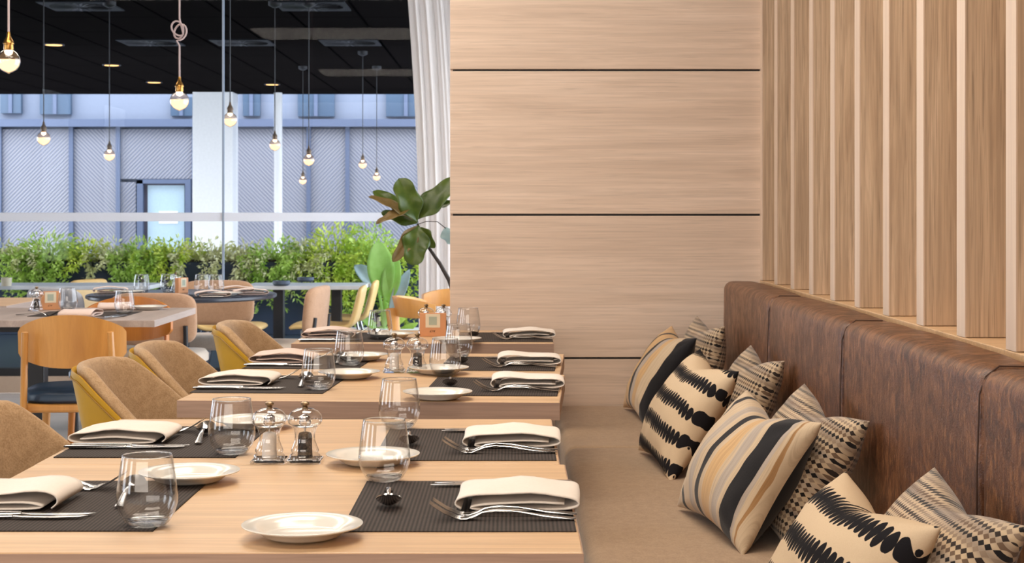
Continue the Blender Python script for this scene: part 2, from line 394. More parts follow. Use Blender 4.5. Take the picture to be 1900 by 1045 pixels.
M['ash'] = plain('slate_bowl', (.07, .10, .15), .5)
M['door_glass'] = plain('pale_door_glass', (.42, .55, .62), .25)

# ---------------------------------------------------------------- setting: room
struct(MB().box(-9, 1.2, -3, 10.42, -.06, 0).build('floor', M['floor'], smooth=False))
struct(MB().box(-9, 1.2, -3, 10.5, 3.0, 3.08).build('ceiling', M['ceiling'], smooth=False))
struct(MB().box(-9, 1.2, -3.12, -3.0, 0, 3.0).build('wall_rear', M['plaster'], smooth=False))
struct(MB().box(-9.1, -9.0, -3, 10.5, 0, 3.0).build('wall_left', M['plaster'], smooth=False))
struct(MB().box(-9, 1.2, 10.42, 10.62, 0, .107).build('trim_1', M['tan'], smooth=False, bevel=.004))
# panelled stub wall behind the bench
WY = 6.03
wb_ = struct(MB().box(-.225, 1.12, WY+.018, WY+.16, 0, 3.0).build('wall_back', M['black'], smooth=False))
zs = [.0, .638, 1.182, 1.731, 2.28, 3.0]
for a, b in zip(zs[:-1], zs[1:]):
    MB().box(-.235, 1.12, WY, WY+.018, a+.004, b-.004).build('panel', M['panel'], wb_, smooth=False, bevel=.0012)
MB().box(-.235, -.2245, WY+.018, WY+.165, 0, 3.0).build('end_panel', M['panel'], wb_, smooth=False)
# slatted oak wall along the bench
wr = struct(MB().box(1.09, 1.2, -3, WY+.02, 0, 3.0).build('wall_right', M['oak'], smooth=False))
k = 0; y = 1.6325
while y < 6.0:
    MB().box(.943, 1.09, y, y+.06, .935, 3.0).build('slat', M['oak'], wr, smooth=False, bevel=.0015)
    MB().box(.9415, .9445, y-.0005, y+.0605, .935, 3.0).build('slat_edge', M['oak_edge'], wr, smooth=False)
    y += .3345; k += 1
MB().box(.9405, 1.1, -1.0, WY, .905, .934).build('ledge', M['table'], wr, smooth=False, bevel=.002)
MB().box(.95, 1.1, -1.0, WY, 0, .905).build('lower_panel', M['oak'], wr, smooth=False)
# window wall
GY_ = 10.5
JX = (414-HX)*GY_/F
for i, (a, b) in enumerate(((-5.2, JX-.004), (JX+.004, 1.15), (-8.9, -5.21)), 1):
    g = struct(MB().box(a, b, GY_, GY_+.012, .157, 3.0).build('window_%d' % i, M['window_glass'], smooth=False))
    MB().box(a, b, GY_-.03, GY_+.05, .107, .157).build('bottom_rail', M['black'], g, smooth=False)
    MB().box(a, b, GY_-.002, GY_-.0005, 1.126, 1.183).build('frosted_band', M['band'], g, smooth=False)
MB().box(JX-.006, JX+.006, GY_-.006, GY_+.018, .157, 3.0).build('joint_profile', plain('grey_silicone', (.25, .30, .38), .4), g, smooth=False)

# ---------------------------------------------------------------- setting: outside
struct(MB().box(-12, 6, 10.62, 16.4, -.07, .0).build('terrace_floor', M['deck'], smooth=False))
struct(MB().box(-16, 9, 16.4, 27, -1.1, -1.0).build('street_ground', M['facade_floor'], smooth=False))
struct(MB().box(-8.6, .6, 10.56, 24.0, 2.95, 3.3).build('reflected_room_ceiling', M['reflected_ceiling'], smooth=False))  # solid slab standing in for the room ceiling mirrored in the glass
SF = 2.95
FY = 26.0
def fx(px, d=FY): return (px-HX)*d/F
def fz(py, d=FY): return CZ-(py-HY)*d/F
fc = struct(MB().box(-16, 8, FY+.12, FY+.4, -1, 7).build('wall_facade', M['facade'], smooth=False))
MB().box(-16, 8, FY-.18, FY+.12, fz(236), fz(222)).build('cornice', M['blue_frame'], fc, smooth=False)
edges = [(-420, -290), (-280, -150), (-142, -4), (0, 129), (136, 216), (224, 357), (436, 569), (577, 641), (647, 780), (786, 900)]
for i, (a, b) in enumerate(edges):
    m = M['screen_a'] if i in (4, 6, 8, 1) else M['screen_b']
    if (a, b) == (224, 357):
        MB().box(fx(a), fx(b), FY, FY+.1, fz(332), fz(240)).build('screen_panel', m, fc, smooth=False)
        MB().box(fx(a), fx(252), FY, FY+.1, -1, fz(338)).build('screen_panel', m, fc, smooth=False)
    else:
        MB().box(fx(a), fx(b), FY, FY+.1, -1, fz(240)).build('screen_panel', m, fc, smooth=False)
    MB().box(fx(b)-.0, fx(b)+.07, FY-.05, FY+.12, -1, fz(234)).build('screen_post', M['blue_frame'], fc, smooth=False)
for a, b, y0, y1 in ((0, 38, 172, 210), (73, 130, 174, 212), (450, 482, 176, 215), (552, 620, 176, 216), (716, 790, 178, 216), (316, 356, 205, 215), (-130, -60, 172, 212)):
    fr = MB().box(fx(a), fx(b), FY+.02, FY+.125, fz(y1), fz(y0-25)).build('window', M['shade'], fc, smooth=False)
    MB().box(fx((a+b)/2)-.03, fx((a+b)/2)+.03, FY-.01, FY+.03, fz(y1), fz(y0-25)).build('window_bar', M['blue_frame'], fr, smooth=False)
# street door in the facade
dr = struct(MB().box(fx(257), fx(268), FY-.12, FY+.1, -1, fz(334)).build('door_1', M['blue_frame'], smooth=False))
MB().box(fx(257), fx(356), FY-.12, FY+.1, fz(341), fz(333)).build('lintel', M['blue_frame'], dr, smooth=False)
MB().box(fx(346), fx(356), FY-.12, FY+.1, -1, fz(341)).build('jamb', M['blue_frame'], dr, smooth=False)
MB().box(fx(268), fx(346), FY-.02, FY+.05, -1, fz(341)).build('leaf', plain('brown_door_leaf', (.10, .09, .12), .5), dr, smooth=False)
MB().box(fx(275), fx(343), FY-.04, FY-.018, -1, fz(344)).build('glass', M['door_glass'], dr, smooth=False)
MB().box(fx(296), fx(331), FY-.05, FY-.038, fz(415), fz(392)).build('notice', M['white_paint'], dr, smooth=False)
# columns
c1 = struct(MB().box(fx(357, 23.5), fx(432, 23.5), 23.5, 23.95, -1, 2.95).build('column', M['white_paint'], smooth=False, bevel=.01))
c2 = struct(MB().lathe([(.062, -1), (.062, 2.95)], 20, (fx(516, 23.7), 23.7, 0)).build('column_pole', M['white_paint']))
# soffit vents and downlights, room reflection built as solid objects
def vent(px, py, label):
    d = F*(SF-CZ)/(HY-py); o = empty('ceiling_vent', (fx(px, d), d, SF), 0, label, 'vent', 'square vents in the reflected black ceiling')
    MB().box(-.3, .3, -.3, .3, -.012, 0).build('frame', M['vent'], o, smooth=False)
    s = MB()
    for q in range(24):
        a = 2*PI*q/24; ca, sa = math.cos(a), math.sin(a)
        s.add([(ca*.08-sa*.008, sa*.08+ca*.008, -.013), (ca*.08+sa*.008, sa*.08-ca*.008, -.02), (ca*.26+sa*.012, sa*.26-ca*.012, -.02), (ca*.26-sa*.012, sa*.26+ca*.012, -.013)], [(0,1,2,3)])
    s.build('swirl_vanes', M['black'], o, smooth=False, solid=.002)
vent(150, 10, 'dark square swirl vent in reflected ceiling above the left pendant bulb')
vent(280, 78, 'dark square swirl vent in reflected ceiling just behind the knotted pendant cord')
vent(450, 78, 'dark square swirl vent in reflected ceiling just right of the window joint')
vent(650, 78, 'dark square swirl vent in reflected ceiling near the curtain, deeper row')
vent(580, 10, 'dark square swirl vent in reflected ceiling near the curtain, at the picture top')
for px, py, lab in ((100, 82, 'round glowing downlight between left pendant bulb and knotted cord, highest of them'),
                    (207, 120, 'round glowing downlight, middle one of the diagonal row left of the knotted pendant'),
                    (286, 152, 'round glowing downlight beside the knotted pendant bulb'),
                    (505, 156, 'round glowing downlight above the thin white pole outside')):
    d = F*(SF-CZ)/(HY-py); o = empty('ceiling_downlight', (fx(px, d), d, SF), 0, lab, 'downlight', 'round downlights in the reflected black ceiling')
    MB().lathe([(.085, 0), (.11, 0), (.11, -.012), (.085, -.008)], 28, closed=True).build('ring', M['black'], o)
    MB().lathe([(.086, -.001), (.084, -.012)], 28).build('lens', M['warm_lamp'], o)

# ---------------------------------------------------------------- pendant bulbs
def pendant(name, px, py, wpx, top, label, knot=None, cordm='cord', r=.0475):
    d = 2*r*F/wpx; c = D(px, py, d)
    o = empty(name, (c.x, c.y, c.z), 0, label, 'pendant lamp', 'bare bulb pendants')
    g = [(.0, -r*1.12), (r*.12, -r*1.04)] + [(r*math.sin(a), -r*math.cos(a)) for a in [PI*(.12+.74*q/14) for q in range(15)]] + [(r*.34, r*1.0)]
    MB().lathe(g, 28).build('globe', M['bulb_glass'], o)
    r2 = r*.93
    g2 = [(0.0001, -r2*1.08), (r2*.14, -r2*1.0)] + [(r2*math.sin(a), -r2*math.cos(a)) for a in [PI*(.13+.40*q/8) for q in range(9)]] + [(0.0001, r2*.09)]
    MB().lathe(g2, 24).build('frosted_bowl', M['bulb_glow'], o)
    MB().lathe([(.0001, r*.45), (r*.30, r*.60), (r*.36, r*.82), (r*.28, r*.98), (.0001, r)], 16).build('filament', M['bulb_core'], o)
    MB().lathe([(r*.38, r*.92), (r*.42, r*1.05), (r*.40, r*1.4), (r*.46, r*1.44), (r*.46, r*1.56), (r*.36, r*1.8), (r*.20, r*2.05), (r*.13, r*2.5)], 20).build('socket', M['brass' if cordm == 'cord' else 'bronze_dim'], o)
    H = top-c.z
    pts = [(0, 0, r*2.4)]
    if knot:
        zc = knot-c.z
        pts += [(0, 0, zc-.075)]
        for q in range(40):
            a = -PI/2 + q/39*2*PI*2.15
            rr = .036+.014*math.sin(q*.29+1)
            pts.append((-.012+.010*math.sin(q*.2)+rr*math.cos(a)*(.85), .012*math.sin(a*.5), zc+rr*math.sin(a)*1.05))
        pts += [(0, 0, zc+.06)]
    pts += [(0, 0, H)]
    MB().tube(pts, .0045 if cordm == 'cord' else .004, 8).build('cord', M[cordm], o)
    MB().lathe([(.055, H), (.055, H-.03), (.02, H-.05), (.0001, H-.05)], 24).build('canopy', M['dark_metal'], o)
    return o
pendant('pendant_lamp', 16, 113, 43, 3.0, 'lit globe bulb on straight pale cord cut by the left picture edge')
pendant('pendant_lamp', 333, 187, 35.5, 3.0, 'lit globe bulb on pale cord with a loose knot above it', knot=CZ+(HY-57)*7.9/F)
for px, py, wp, lab in ((81, 257, 25, 'faint reflected globe bulb before the leftmost facade screen'),
                        (203, 288, 21, 'faint reflected globe bulb before the narrow facade screen left of the street door'),
                        (427, 222, 26, 'faint reflected globe bulb at the right edge of the white column'),
                        (510, 269, 21, 'faint reflected globe bulb overlapping the thin white pole outside'),
                        (573, 297, 21, 'faint reflected globe bulb before the first post right of the thin pole'),
                        (562, 335, 14.5, 'small reflected globe bulb low between thin pole and the next post'),
                        (673, 305, 16, 'small reflected globe bulb above and left of the fig leaves, higher of two'),
                        (699, 328, 14.5, 'small reflected globe bulb just above the fig leaves, lower of two')):
    pendant('pendant_lamp', px, py, wp, SF, lab, cordm='dark_metal')  # room pendants reflected in the glass, built as solid lamps outside

# ---------------------------------------------------------------- curtain
cb = MB()
def cur(u, v):
    z = .01+2.97*v
    xl = -.602-.070*max(0, (z-1.0)/1.55)**1.7
    x = xl+(.75-xl)*u
    s = u*(.75-xl)
    return (x, 10.27+.020*math.sin(s*88+1.2*math.sin(s*17))+.008*math.sin(s*191+z*.6), z)
cb.grid(cur, 260, 14)
tag(cb.build('curtain', M['curtain'], solid=.002, ang=0), 'sheer white floor length curtain hanging beside the window', 'curtain')

# ---------------------------------------------------------------- bench
def bar_cushion(x0, x1, z0, z1, y0, y1, rad, inset, bulge=.0, sink=0):
    """an upholstered bar along Y with rounded section and softly closed ends"""
    sec = []
    n = 6
    for cx, cz, a0 in ((x1-rad, z1-rad, 0), (x0+rad, z1-rad, PI/2), (x0+rad, z0+rad, PI), (x1-rad, z0+rad, 1.5*PI)):
        for q in range(n+1):
            a = a0+q/n*PI/2; sec.append((cx+rad*math.cos(a), cz+rad*math.sin(a)))
    out = []
    for i in range(len(sec)):
        p, q = sec[i], sec[(i+1) % len(sec)]; L = math.dist(p, q); m = max(1, int(L/.05))
        for j in range(m): out.append((p[0]+(q[0]-p[0])*j/m, p[1]+(q[1]-p[1])*j/m))
    cx, cz = (x0+x1)/2, (z0+z1)/2; L = y1-y0
    ys = [0, .003, .008, .016, .03, .05]; ys = ys+[.05+(L-.1)*q/24 for q in range(1, 24)]+[L-q for q in reversed(ys)]
    b = MB(); vs = []; m = len(out)
    for yy in ys:
        e = min(yy, L-yy)
        k_ = max(0, 1-e/.03); ins = inset*(1-math.sqrt(max(0, 1-k_*k_)))
        bl = bulge*math.sin(PI*yy/L)**.6 if 0 < yy < L else 0
        for (x, z) in out:
            nx, nz = (x-cx)/((x1-x0)/2), (z-cz)/((z1-z0)/2)
            dx = (-ins+bl)*max(-1, min(1, nx*1.0))*(abs(nx) > .7); dz = (-ins+bl)*max(-1, min(1, nz))*(abs(nz) > .7)
            wv = .0016*noise.noise(Vector((x*5, (yy+y0)*7, z*5)))
            vs.append((x+dx+wv, y0+yy, z+dz+wv))
    fs = []
    for i in range(len(ys)-1):
        for j in range(m):
            j2 = (j+1) % m; fs.append((i*m+j, (i+1)*m+j, (i+1)*m+j2, i*m+j2))
    fs.append(tuple(range(m))); fs.append(tuple((len(ys)-1)*m+j for j in range(m-1, -1, -1)))
    return b.add(vs, fs)
bench = empty('banquette_bench', (.5, 3, 0), 0, 'long built-in bench with tan seat and brown leather back along slatted wall', 'bench')
BX, BTOP, SZ = .80, .93, .46
seams = [WY-.003, 4.95, 3.85, 2.715, 1.6, .5]
for a, b in zip(seams[:-1], seams[1:]):
    bc = bar_cushion(BX, .928, .36, BTOP, b+.0015, a-.0015, .032, .016, .006)
    ob = bc.build('backrest_cushion', M['leather'], bench, ang=0); ob.matrix_parent_inverse = Matrix.Translation((-.5, -3, 0))
    st = MB()
    yv = b+.010
    st.tube([(BX+.001, yv, .47), (BX-.0035, yv, .6), (BX-.0035, yv, .75), (BX+.001, yv, .885), (BX+.012, yv, .915), (BX+.035, yv, BTOP+.0025), (.90, yv, BTOP+.0015)], .0016, 6)
    ob2 = st.build('seam_stitching', M['thread'], ob); ob2.matrix_parent_inverse = Matrix.Identity(4)
for a, b in ((WY-.003, 4.96), (4.96, 2.72), (2.72, .5)):
    ob = bar_cushion(.165, .815, .33, SZ, b+.001, a-.001, .035, .012, .004).build('seat_cushion', M['seat_fabric'], bench, ang=0)
    ob.matrix_parent_inverse = Matrix.Translation((-.5, -3, 0))
ob = MB().box(.20, .92, .5, WY-.003, 0, .335).build('plinth', M['seat_fabric'], bench, smooth=False, bevel=.005)
ob.matrix_parent_inverse = Matrix.Translation((-.5, -3, 0))

# ---------------------------------------------------------------- cushions
def cushion(name, mat, fb, nb, ft, nt, W, H, T, label, chop=.02, seed=0, cat='cushion'):
    fb, nb, ft, nt = map(Vector, (fb, nb, ft, nt))
    c = (fb+nb+ft+nt)/4; xa = ((nb-fb)+(nt-ft)).normalized(); ya = ((ft-fb)+(nt-nb)); ya -= xa*ya.dot(xa); ya.normalize(); za = xa.cross(ya)
    n = 46; H = ((ft+nt)/2-(fb+nb)/2).length*1.05; W = ((nb-fb).length+(nt-ft).length)/2
    def f(side):
        def g(u, v):
            u = u*2-1; v = v*2-1
            # denser sampling near the edges
            u = math.sin(u*PI/2); v = math.sin(v*PI/2)
            x = W/2*u*(1-.13*(1-v*v)*abs(u)**2.2); y = H/2*v*(1-.13*(1-u*u)*abs(v)**2.2)
            t = ((1-u*u)*(1-v*v))**.48*T/2
            t *= (1 if side > 0 else .9)
            if v > 0: y -= chop*math.exp(-(u/.38)**2)*v**1.6; t *= 1-.25*min(1, chop/.03)*math.exp(-(u/.45)**2)*v
            p = Vector((x*7, y*7, side*3+seed*5.1))
            e = (1-u*u)*(1-v*v)
            wr = noise.noise(p)*.010+noise.noise(p*2.6)*.0045
            # gathers running in from the corners
            rr = math.hypot(1-abs(u), 1-abs(v)); an = math.atan2(1-abs(v), 1-abs(u))
            wr += .0045*math.sin(an*11+seed)*math.exp(-(rr/.45)**2)*min(1, rr*5)
            return (x, y, side*(t+wr*min(1, e*3)))
        return g
    b = MB(); b.grid(f(1), n, n, flip=False); b.grid(f(-1), n, n, flip=True)
    o = b.build(name, mat, ang=0)
    import bmesh
    bm = bmesh.new(); bm.from_mesh(o.data); bmesh.ops.remove_doubles(bm, verts=bm.verts, dist=.0004)
    bmesh.ops.recalc_face_normals(bm, faces=bm.faces); bm.to_mesh(o.data); bm.free()
    mtx = Matrix((xa, ya, za)).transposed().to_4x4(); mtx.translation = c; o.matrix_world = mtx
    tag(o, label, cat); o.data.shade_smooth()
    # piped seam round the edge
    return o
cushion('diamond_cushion', M['diamond'], (.60, 5.93, .475), (.64, 5.50, .475), (.685, 5.87, .80), (.735, 5.45, .785), .44, .38, .15,
        'small diamond-woven cushion in the far bench corner by the panel wall', .02, 1)
cushion('diamond_cushion', M['diamond'], (.60, 4.95, .475), (.62, 4.48, .475), (.735, 4.90, .775), (.765, 4.44, .765), .46, .38, .15,
        'diamond-woven cushion leaning on leather behind the far blotched cushion', .035, 2)
cushion('diamond_cushion', M['diamond'], (.56, 3.95, .475), (.60, 3.46, .475), (.715, 3.90, .775), (.775, 3.40, .72), .46, .40, .17,
        'diamond-woven cushion leaning on leather behind the large striped cushion', .03, 3)
cushion('diamond_cushion', M['diamond'], (.57, 2.80, .475), (.60, 2.35, .475), (.74, 2.76, .75), (.75, 2.31, .72), .46, .40, .17,
        'diamond-woven cushion cut by the picture corner, closest to the camera', .02, 4)
cushion('striped_cushion', M['stripe_far'], (.42, 5.93, .475), (.45, 5.47, .475), (.585, 5.86, .765), (.635, 5.42, .745), .44, .40, .15,
        'tan cushion with thin black stripes farthest along the bench', .015, 5)
cushion('blotched_cushion', M['ikat'], (.41, 4.86, .475), (.41, 4.38, .475), (.545, 4.80, .775), (.640, 4.29, .738), .47, .40, .16,
        'cream cushion with rows of black blotches, upright beside far striped cushion', .02, 6)
cushion('striped_cushion', M['stripe_big'], (.40, 3.95, .475), (.50, 3.40, .475), (.585, 3.87, .755), (.660, 3.42, .725), .47, .41, .17,
        'large cushion with broad black, tan and grey stripes in the middle of the bench', .025, 7)
cushion('blotched_cushion', M['ikat'], (.43, 2.88, .475), (.48, 2.38, .475), (.60, 2.82, .725), (.635, 2.36, .715), .48, .42, .17,
        'cream cushion with bold black blotches at the bottom picture edge', .02, 8)

# ---------------------------------------------------------------- tables
def table(cx, cy, rz, lx, ly, th, label, top='table', edge='table_edge'):
    o = empty('dining_table', (cx, cy, 0), rz, label, 'table', 'wooden dining tables')
    MB().box(-lx/2, lx/2, -ly/2, ly/2, .75-th+.001, .75).build('tabletop', M[top], o, smooth=False, bevel=.0015)
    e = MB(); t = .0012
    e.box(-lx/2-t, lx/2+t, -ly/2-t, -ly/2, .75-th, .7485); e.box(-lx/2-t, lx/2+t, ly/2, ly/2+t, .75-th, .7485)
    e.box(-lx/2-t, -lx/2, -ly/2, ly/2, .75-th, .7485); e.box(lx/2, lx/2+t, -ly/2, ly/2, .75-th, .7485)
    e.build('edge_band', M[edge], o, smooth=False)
    MB().box(-.035, .035, -.035, .035, .02, .70).build('pedestal', M['dark_metal'], o, smooth=False, bevel=.004)
    MB().box(-.2, .2, -.2, .2, .685, .75-th).build('mounting_plate', M['dark_metal'], o, smooth=False)
    MB().box(-.26, .26, -.2, .2, 0, .02).build('base', M['dark_metal'], o, smooth=False, bevel=.004)
    return o
T = {1: (-.375, 2.450, 0, .936, .724), 2: (-.380, 3.1185, 0, .928, .606), 3: (-.325, 4.055, math.radians(-3), .905, .62), 4: (-.298, 4.685, math.radians(-3), .890, .62), 5: (-.302, 5.66, 0, .884, .59)}
ORD = {1: 'frontmost oak table', 2: 'second oak table from the front', 3: 'third oak table from the front', 4: 'fourth oak table from the front', 5: 'rearmost oak table by the panel wall'}
TL = {1: 'frontmost pale oak table at the bottom picture edge', 2: 'second pale oak table, touching the frontmost one', 3: 'third pale oak table, behind the gap between the tables', 4: 'fourth pale oak table, joined behind the third one', 5: 'rearmost pale oak table beside the panel wall'}
for k, (cx, cy, rz, lx, ly) in T.items(): table(cx, cy, rz, lx, ly, .042, TL[k])

# ---------------------------------------------------------------- tableware prototypes
def make_mat():
    o = MB().box(-.165, .165, -.205, .205, 0, .0016).build('placemat', M['mat'], smooth=False)
    return tag(o, 'placemat', 'placemat', 'dark woven placemats')
def make_napkin(mat, seed, name='napkin'):
    prof = [(.070, .0115), (.02, .0125), (-.03, .0120), (-.058, .0095), (-.070, .0055), (-.05, .0028), (0, .0025), (.06, .0028), (.084, .0058), (.092, .0125), (.084, .0205), (.06, .0245),
            (.0, .0262), (-.06, .0262), (-.086, .0215), (-.092, .0120), (-.084, .0040)]
    pts = []
    for i in range(len(prof)-1):
        for j in range(3):
            t = j/3; p0 = prof[max(i-1, 0)]; p1 = prof[i]; p2 = prof[i+1]; p3 = prof[min(i+2, len(prof)-1)]
            pts.append(tuple(.5*((2*p1[q])+(-p0[q]+p2[q])*t+(2*p0[q]-5*p1[q]+4*p2[q]-p3[q])*t*t+(-p0[q]+3*p1[q]-3*p2[q]+p3[q])*t**3) for q in (0, 1)))
    pts.append(prof[-1])
    def f(u, v):
        i = u*(len(pts)-1); x, z = pts[int(round(i))]; y = -.07+.14*v
        e = noise.noise(Vector((x*9+seed*3, y*10, seed)))
        up = max(0, z-.006)/.02
        x2 = x*(1+.02*e)+.004*math.sin(y*22+seed)*up
        z2 = z*(1+.22*noise.noise(Vector((x*14, y*12, seed*2+1)))) + .0022*math.sin(x*38+seed*2)*up
        return (x2, y*(1-.05*up*abs(e))+x*.04*math.sin(seed), max(.0018, z2))
    o = MB().grid(f, len(pts), 12).build(name, mat, solid=.0022, ang=0)
    return tag(o, 'napkin', 'napkin', 'folded cloth napkins')
def strip(b, st, n=10):
    """st: (x, y, z, half width, half thickness) stations -> closed flattened bar"""
    vs = []; fs = []
    for x, y, z, w_, t in st:
        for q in range(n):
            a = 2*PI*q/n; vs.append((x, y+w_*math.cos(a), z+t*math.sin(a)))
    for i in range(len(st)-1):
        for q in range(n):
            q2 = (q+1) % n; fs.append((i*n+q, (i+1)*n+q, (i+1)*n+q2, i*n+q2))
    fs.append(tuple(range(n))); fs.append(tuple((len(st)-1)*n+q for q in range(n-1, -1, -1)))
    b.add(vs, fs)
def make_fork():   # tines at -x
    b = MB()
    strip(b, [(.105, 0, .0025, .007, .0012), (.100, 0, .0025, .0095, .0014), (.06, 0, .006, .0075, .0015), (.02, 0, .0115, .0045, .0018), (-.01, 0, .013, .0032, .0020),
              (-.030, 0, .0100, .0045, .0018), (-.042, 0, .0055, .0085, .0013), (-.052, 0, .0025, .0120, .0011), (-.062, 0, .0025, .0128, .0010)])
    for k in range(4):
        yy = -.0105+.007*k
        strip(b, [(-.060, yy, .0025, .0024, .0010), (-.070, yy*1.0, .0045, .0021, .0010), (-.085, yy*.96, .0110, .0018, .0009), (-.100, yy*.92, .0205, .0013, .0008), (-.106, yy*.9, .0250, .0006, .0005)], 6)
    o = b.build('fork', M['steel'], ang=50); return tag(o, 'fork', 'fork', 'steel forks')
def make_knife():  # blade at -x
    o = empty('knife', (0,0,0), 0, 'knife', 'knife', 'steel knives')
    b = MB(); strip(b, [(.112, 0, .004, .006, .0022), (.108, 0, .004, .009, .0032), (.05, 0, .004, .0078, .0034), (.002, 0, .004, .0060, .0034), (-.004, 0, .004, .0048, .003)], 12)
    b.build('handle', M['steel'], o)
    b = MB(); strip(b, [(-.003, 0, .004, .0048, .0016), (-.02, .001, .0040, .0085, .0009), (-.07, .0008, .0040, .0090, .0008), (-.098, -.001, .0040, .0066, .0006), (-.112, -.004, .0040, .0012, .0004)], 8)
    b.build('blade', M['steel'], o); return o
def make_spoon():  # bowl at -y, handle at +y
    b = MB(); n, m = 16, 9
    def f(side):
        def g(u, v):
            a = 2*PI*u; r = v; x = .0195*math.cos(a)*r; y = -.052+.029*math.sin(a)*r
            z = .0030+.0090*r*r+side*.0006 + .003*max(0, math.sin(a))*r+.011*max(0, -math.sin(a))*r*r
            return (x, y, z)
        return g
    b.grid(f(1), n+8, m, wu=True); b.grid(f(-1), n+8, m, wu=True, flip=True)
    pts = [(0, -.026, .0145), (0, -.012, .0175), (0, .01, .018), (0, .04, .013), (0, .07, .007), (0, .092, .0035)]
    b.tube(pts, lambda t: (.0028+.0045*t**2, .0013), 8)
    o = b.build('spoon', M['steel'], ang=60); return tag(o, 'spoon', 'spoon', 'steel spoons')
def make_plate():
    R = .083
    o = MB().lathe([(.0001, .004), (.048, .004), (.052, .0055), (.058, .0105), (.066, .0145), (R-.002, .0182), (R, .0178), (R-.001, .0160), (.064, .0115), (.055, .004), (.048, .0005), (.044, .0), (.042, .0012), (.0001, .0012)], 56).build('side_plate', M['china'], ang=60)
    return tag(o, 'plate', 'plate', 'small white side plates')
def make_glass():
    H = .100
    o = empty('water_glass', (0,0,0), 0, 'glass', 'glass', 'stemless water glasses')
    outer = [(.0001, .0006), (.022, .0), (.0265, .0015), (.0315, .006), (.0385, .018), (.0425, .031), (.0432, .040), (.0418, .055), (.0392, .075), (.0362, .094), (.0350, H)]
    inner = [(.0338, H), (.0350, .094), (.0380, .075), (.0406, .055), (.0420, .040), (.0412, .031), (.0368, .018), (.0290, .0100), (.018, .0078), (.0001, .0072)]
    MB().lathe(outer+[(.0344, H+.0007)]+inner, 48).build('bowl', M['glass'], o, ang=60)
    MB().lathe([(.0001, .0014), (.0215, .001), (.027, .004), (.0300, .0085), (.020, .0075), (.0001, .0068)], 40).build('thick_base', M['base_glass'], o, ang=60)
    MB().lathe([(.03375, H-.0006), (.0352, H-.0006), (.0350, H+.0010), (.0340, H+.0010)], 48, closed=True).build('rim', M['rim_glass'], o, ang=0)
    return o
def _bg(name, a):
    t = NT(name); g = t.n('ShaderNodeBsdfGlass'); g.inputs['IOR'].default_value = 1.45; tr = t.n('ShaderNodeBsdfTransparent'); mx = t.n('ShaderNodeMixShader')
    mx.inputs[0].default_value = a; t.l(tr.outputs[0], mx.inputs[1]); t.l(g.outputs[0], mx.inputs[2]); t.l(mx.outputs[0], t.out.inputs[0]); return t.m
M['base_glass'] = _bg('thick_glass', .75); M['rim_glass'] = _bg('polished_glass_rim', .85)
def make_mill(fill, kind):
    o = empty('%s_mill' % kind, (0,0,0), 0, kind, '%s mill' % kind, 'acrylic salt and pepper mills')
    b = MB().box(-.031, .031, -.031, .031, 0, .007); b.build('base', M['acrylic'], o, smooth=False, bevel=.004, seg=3)
    prof = [(.028, .007), (.0275, .013), (.0235, .016), (.0255, .022), (.0225, .028), (.0180, .040), (.0180, .050), (.0215, .061), (.0235, .064)]
    MB().lathe(prof, 36).build('body', M['acrylic'], o, ang=60)
    MB().lathe([(.0235, .0645), (.0295, .069), (.0310, .076), (.0290, .084), (.0235, .091), (.0150, .0955), (.006, .097)], 36).build('dome', M['acrylic'], o, ang=60)
    MB().lathe([(.0001, .0085), (.0135, .0085), (.0125, .03), (.0125, .046), (.011, .052), (.006, .054), (.0001, .053)], 24).build('filling', M[fill], o, ang=60)
    MB().lathe([(.0018, .05), (.0018, .097)], 10).build('shaft', M['chrome'], o)
    MB().lathe([(.0001, .066), (.009, .066), (.011, .070), (.0095, .082), (.004, .086), (.0001, .086)], 20).build('grinder', M['chrome'], o)
    MB().lathe([(.0055, .096), (.0055, .0985), (.004, .1), (.0075, .1025), (.0078, .106), (.004, .1085), (.0001, .1085)], 20).build('knob', M['bronze'], o)
    return o
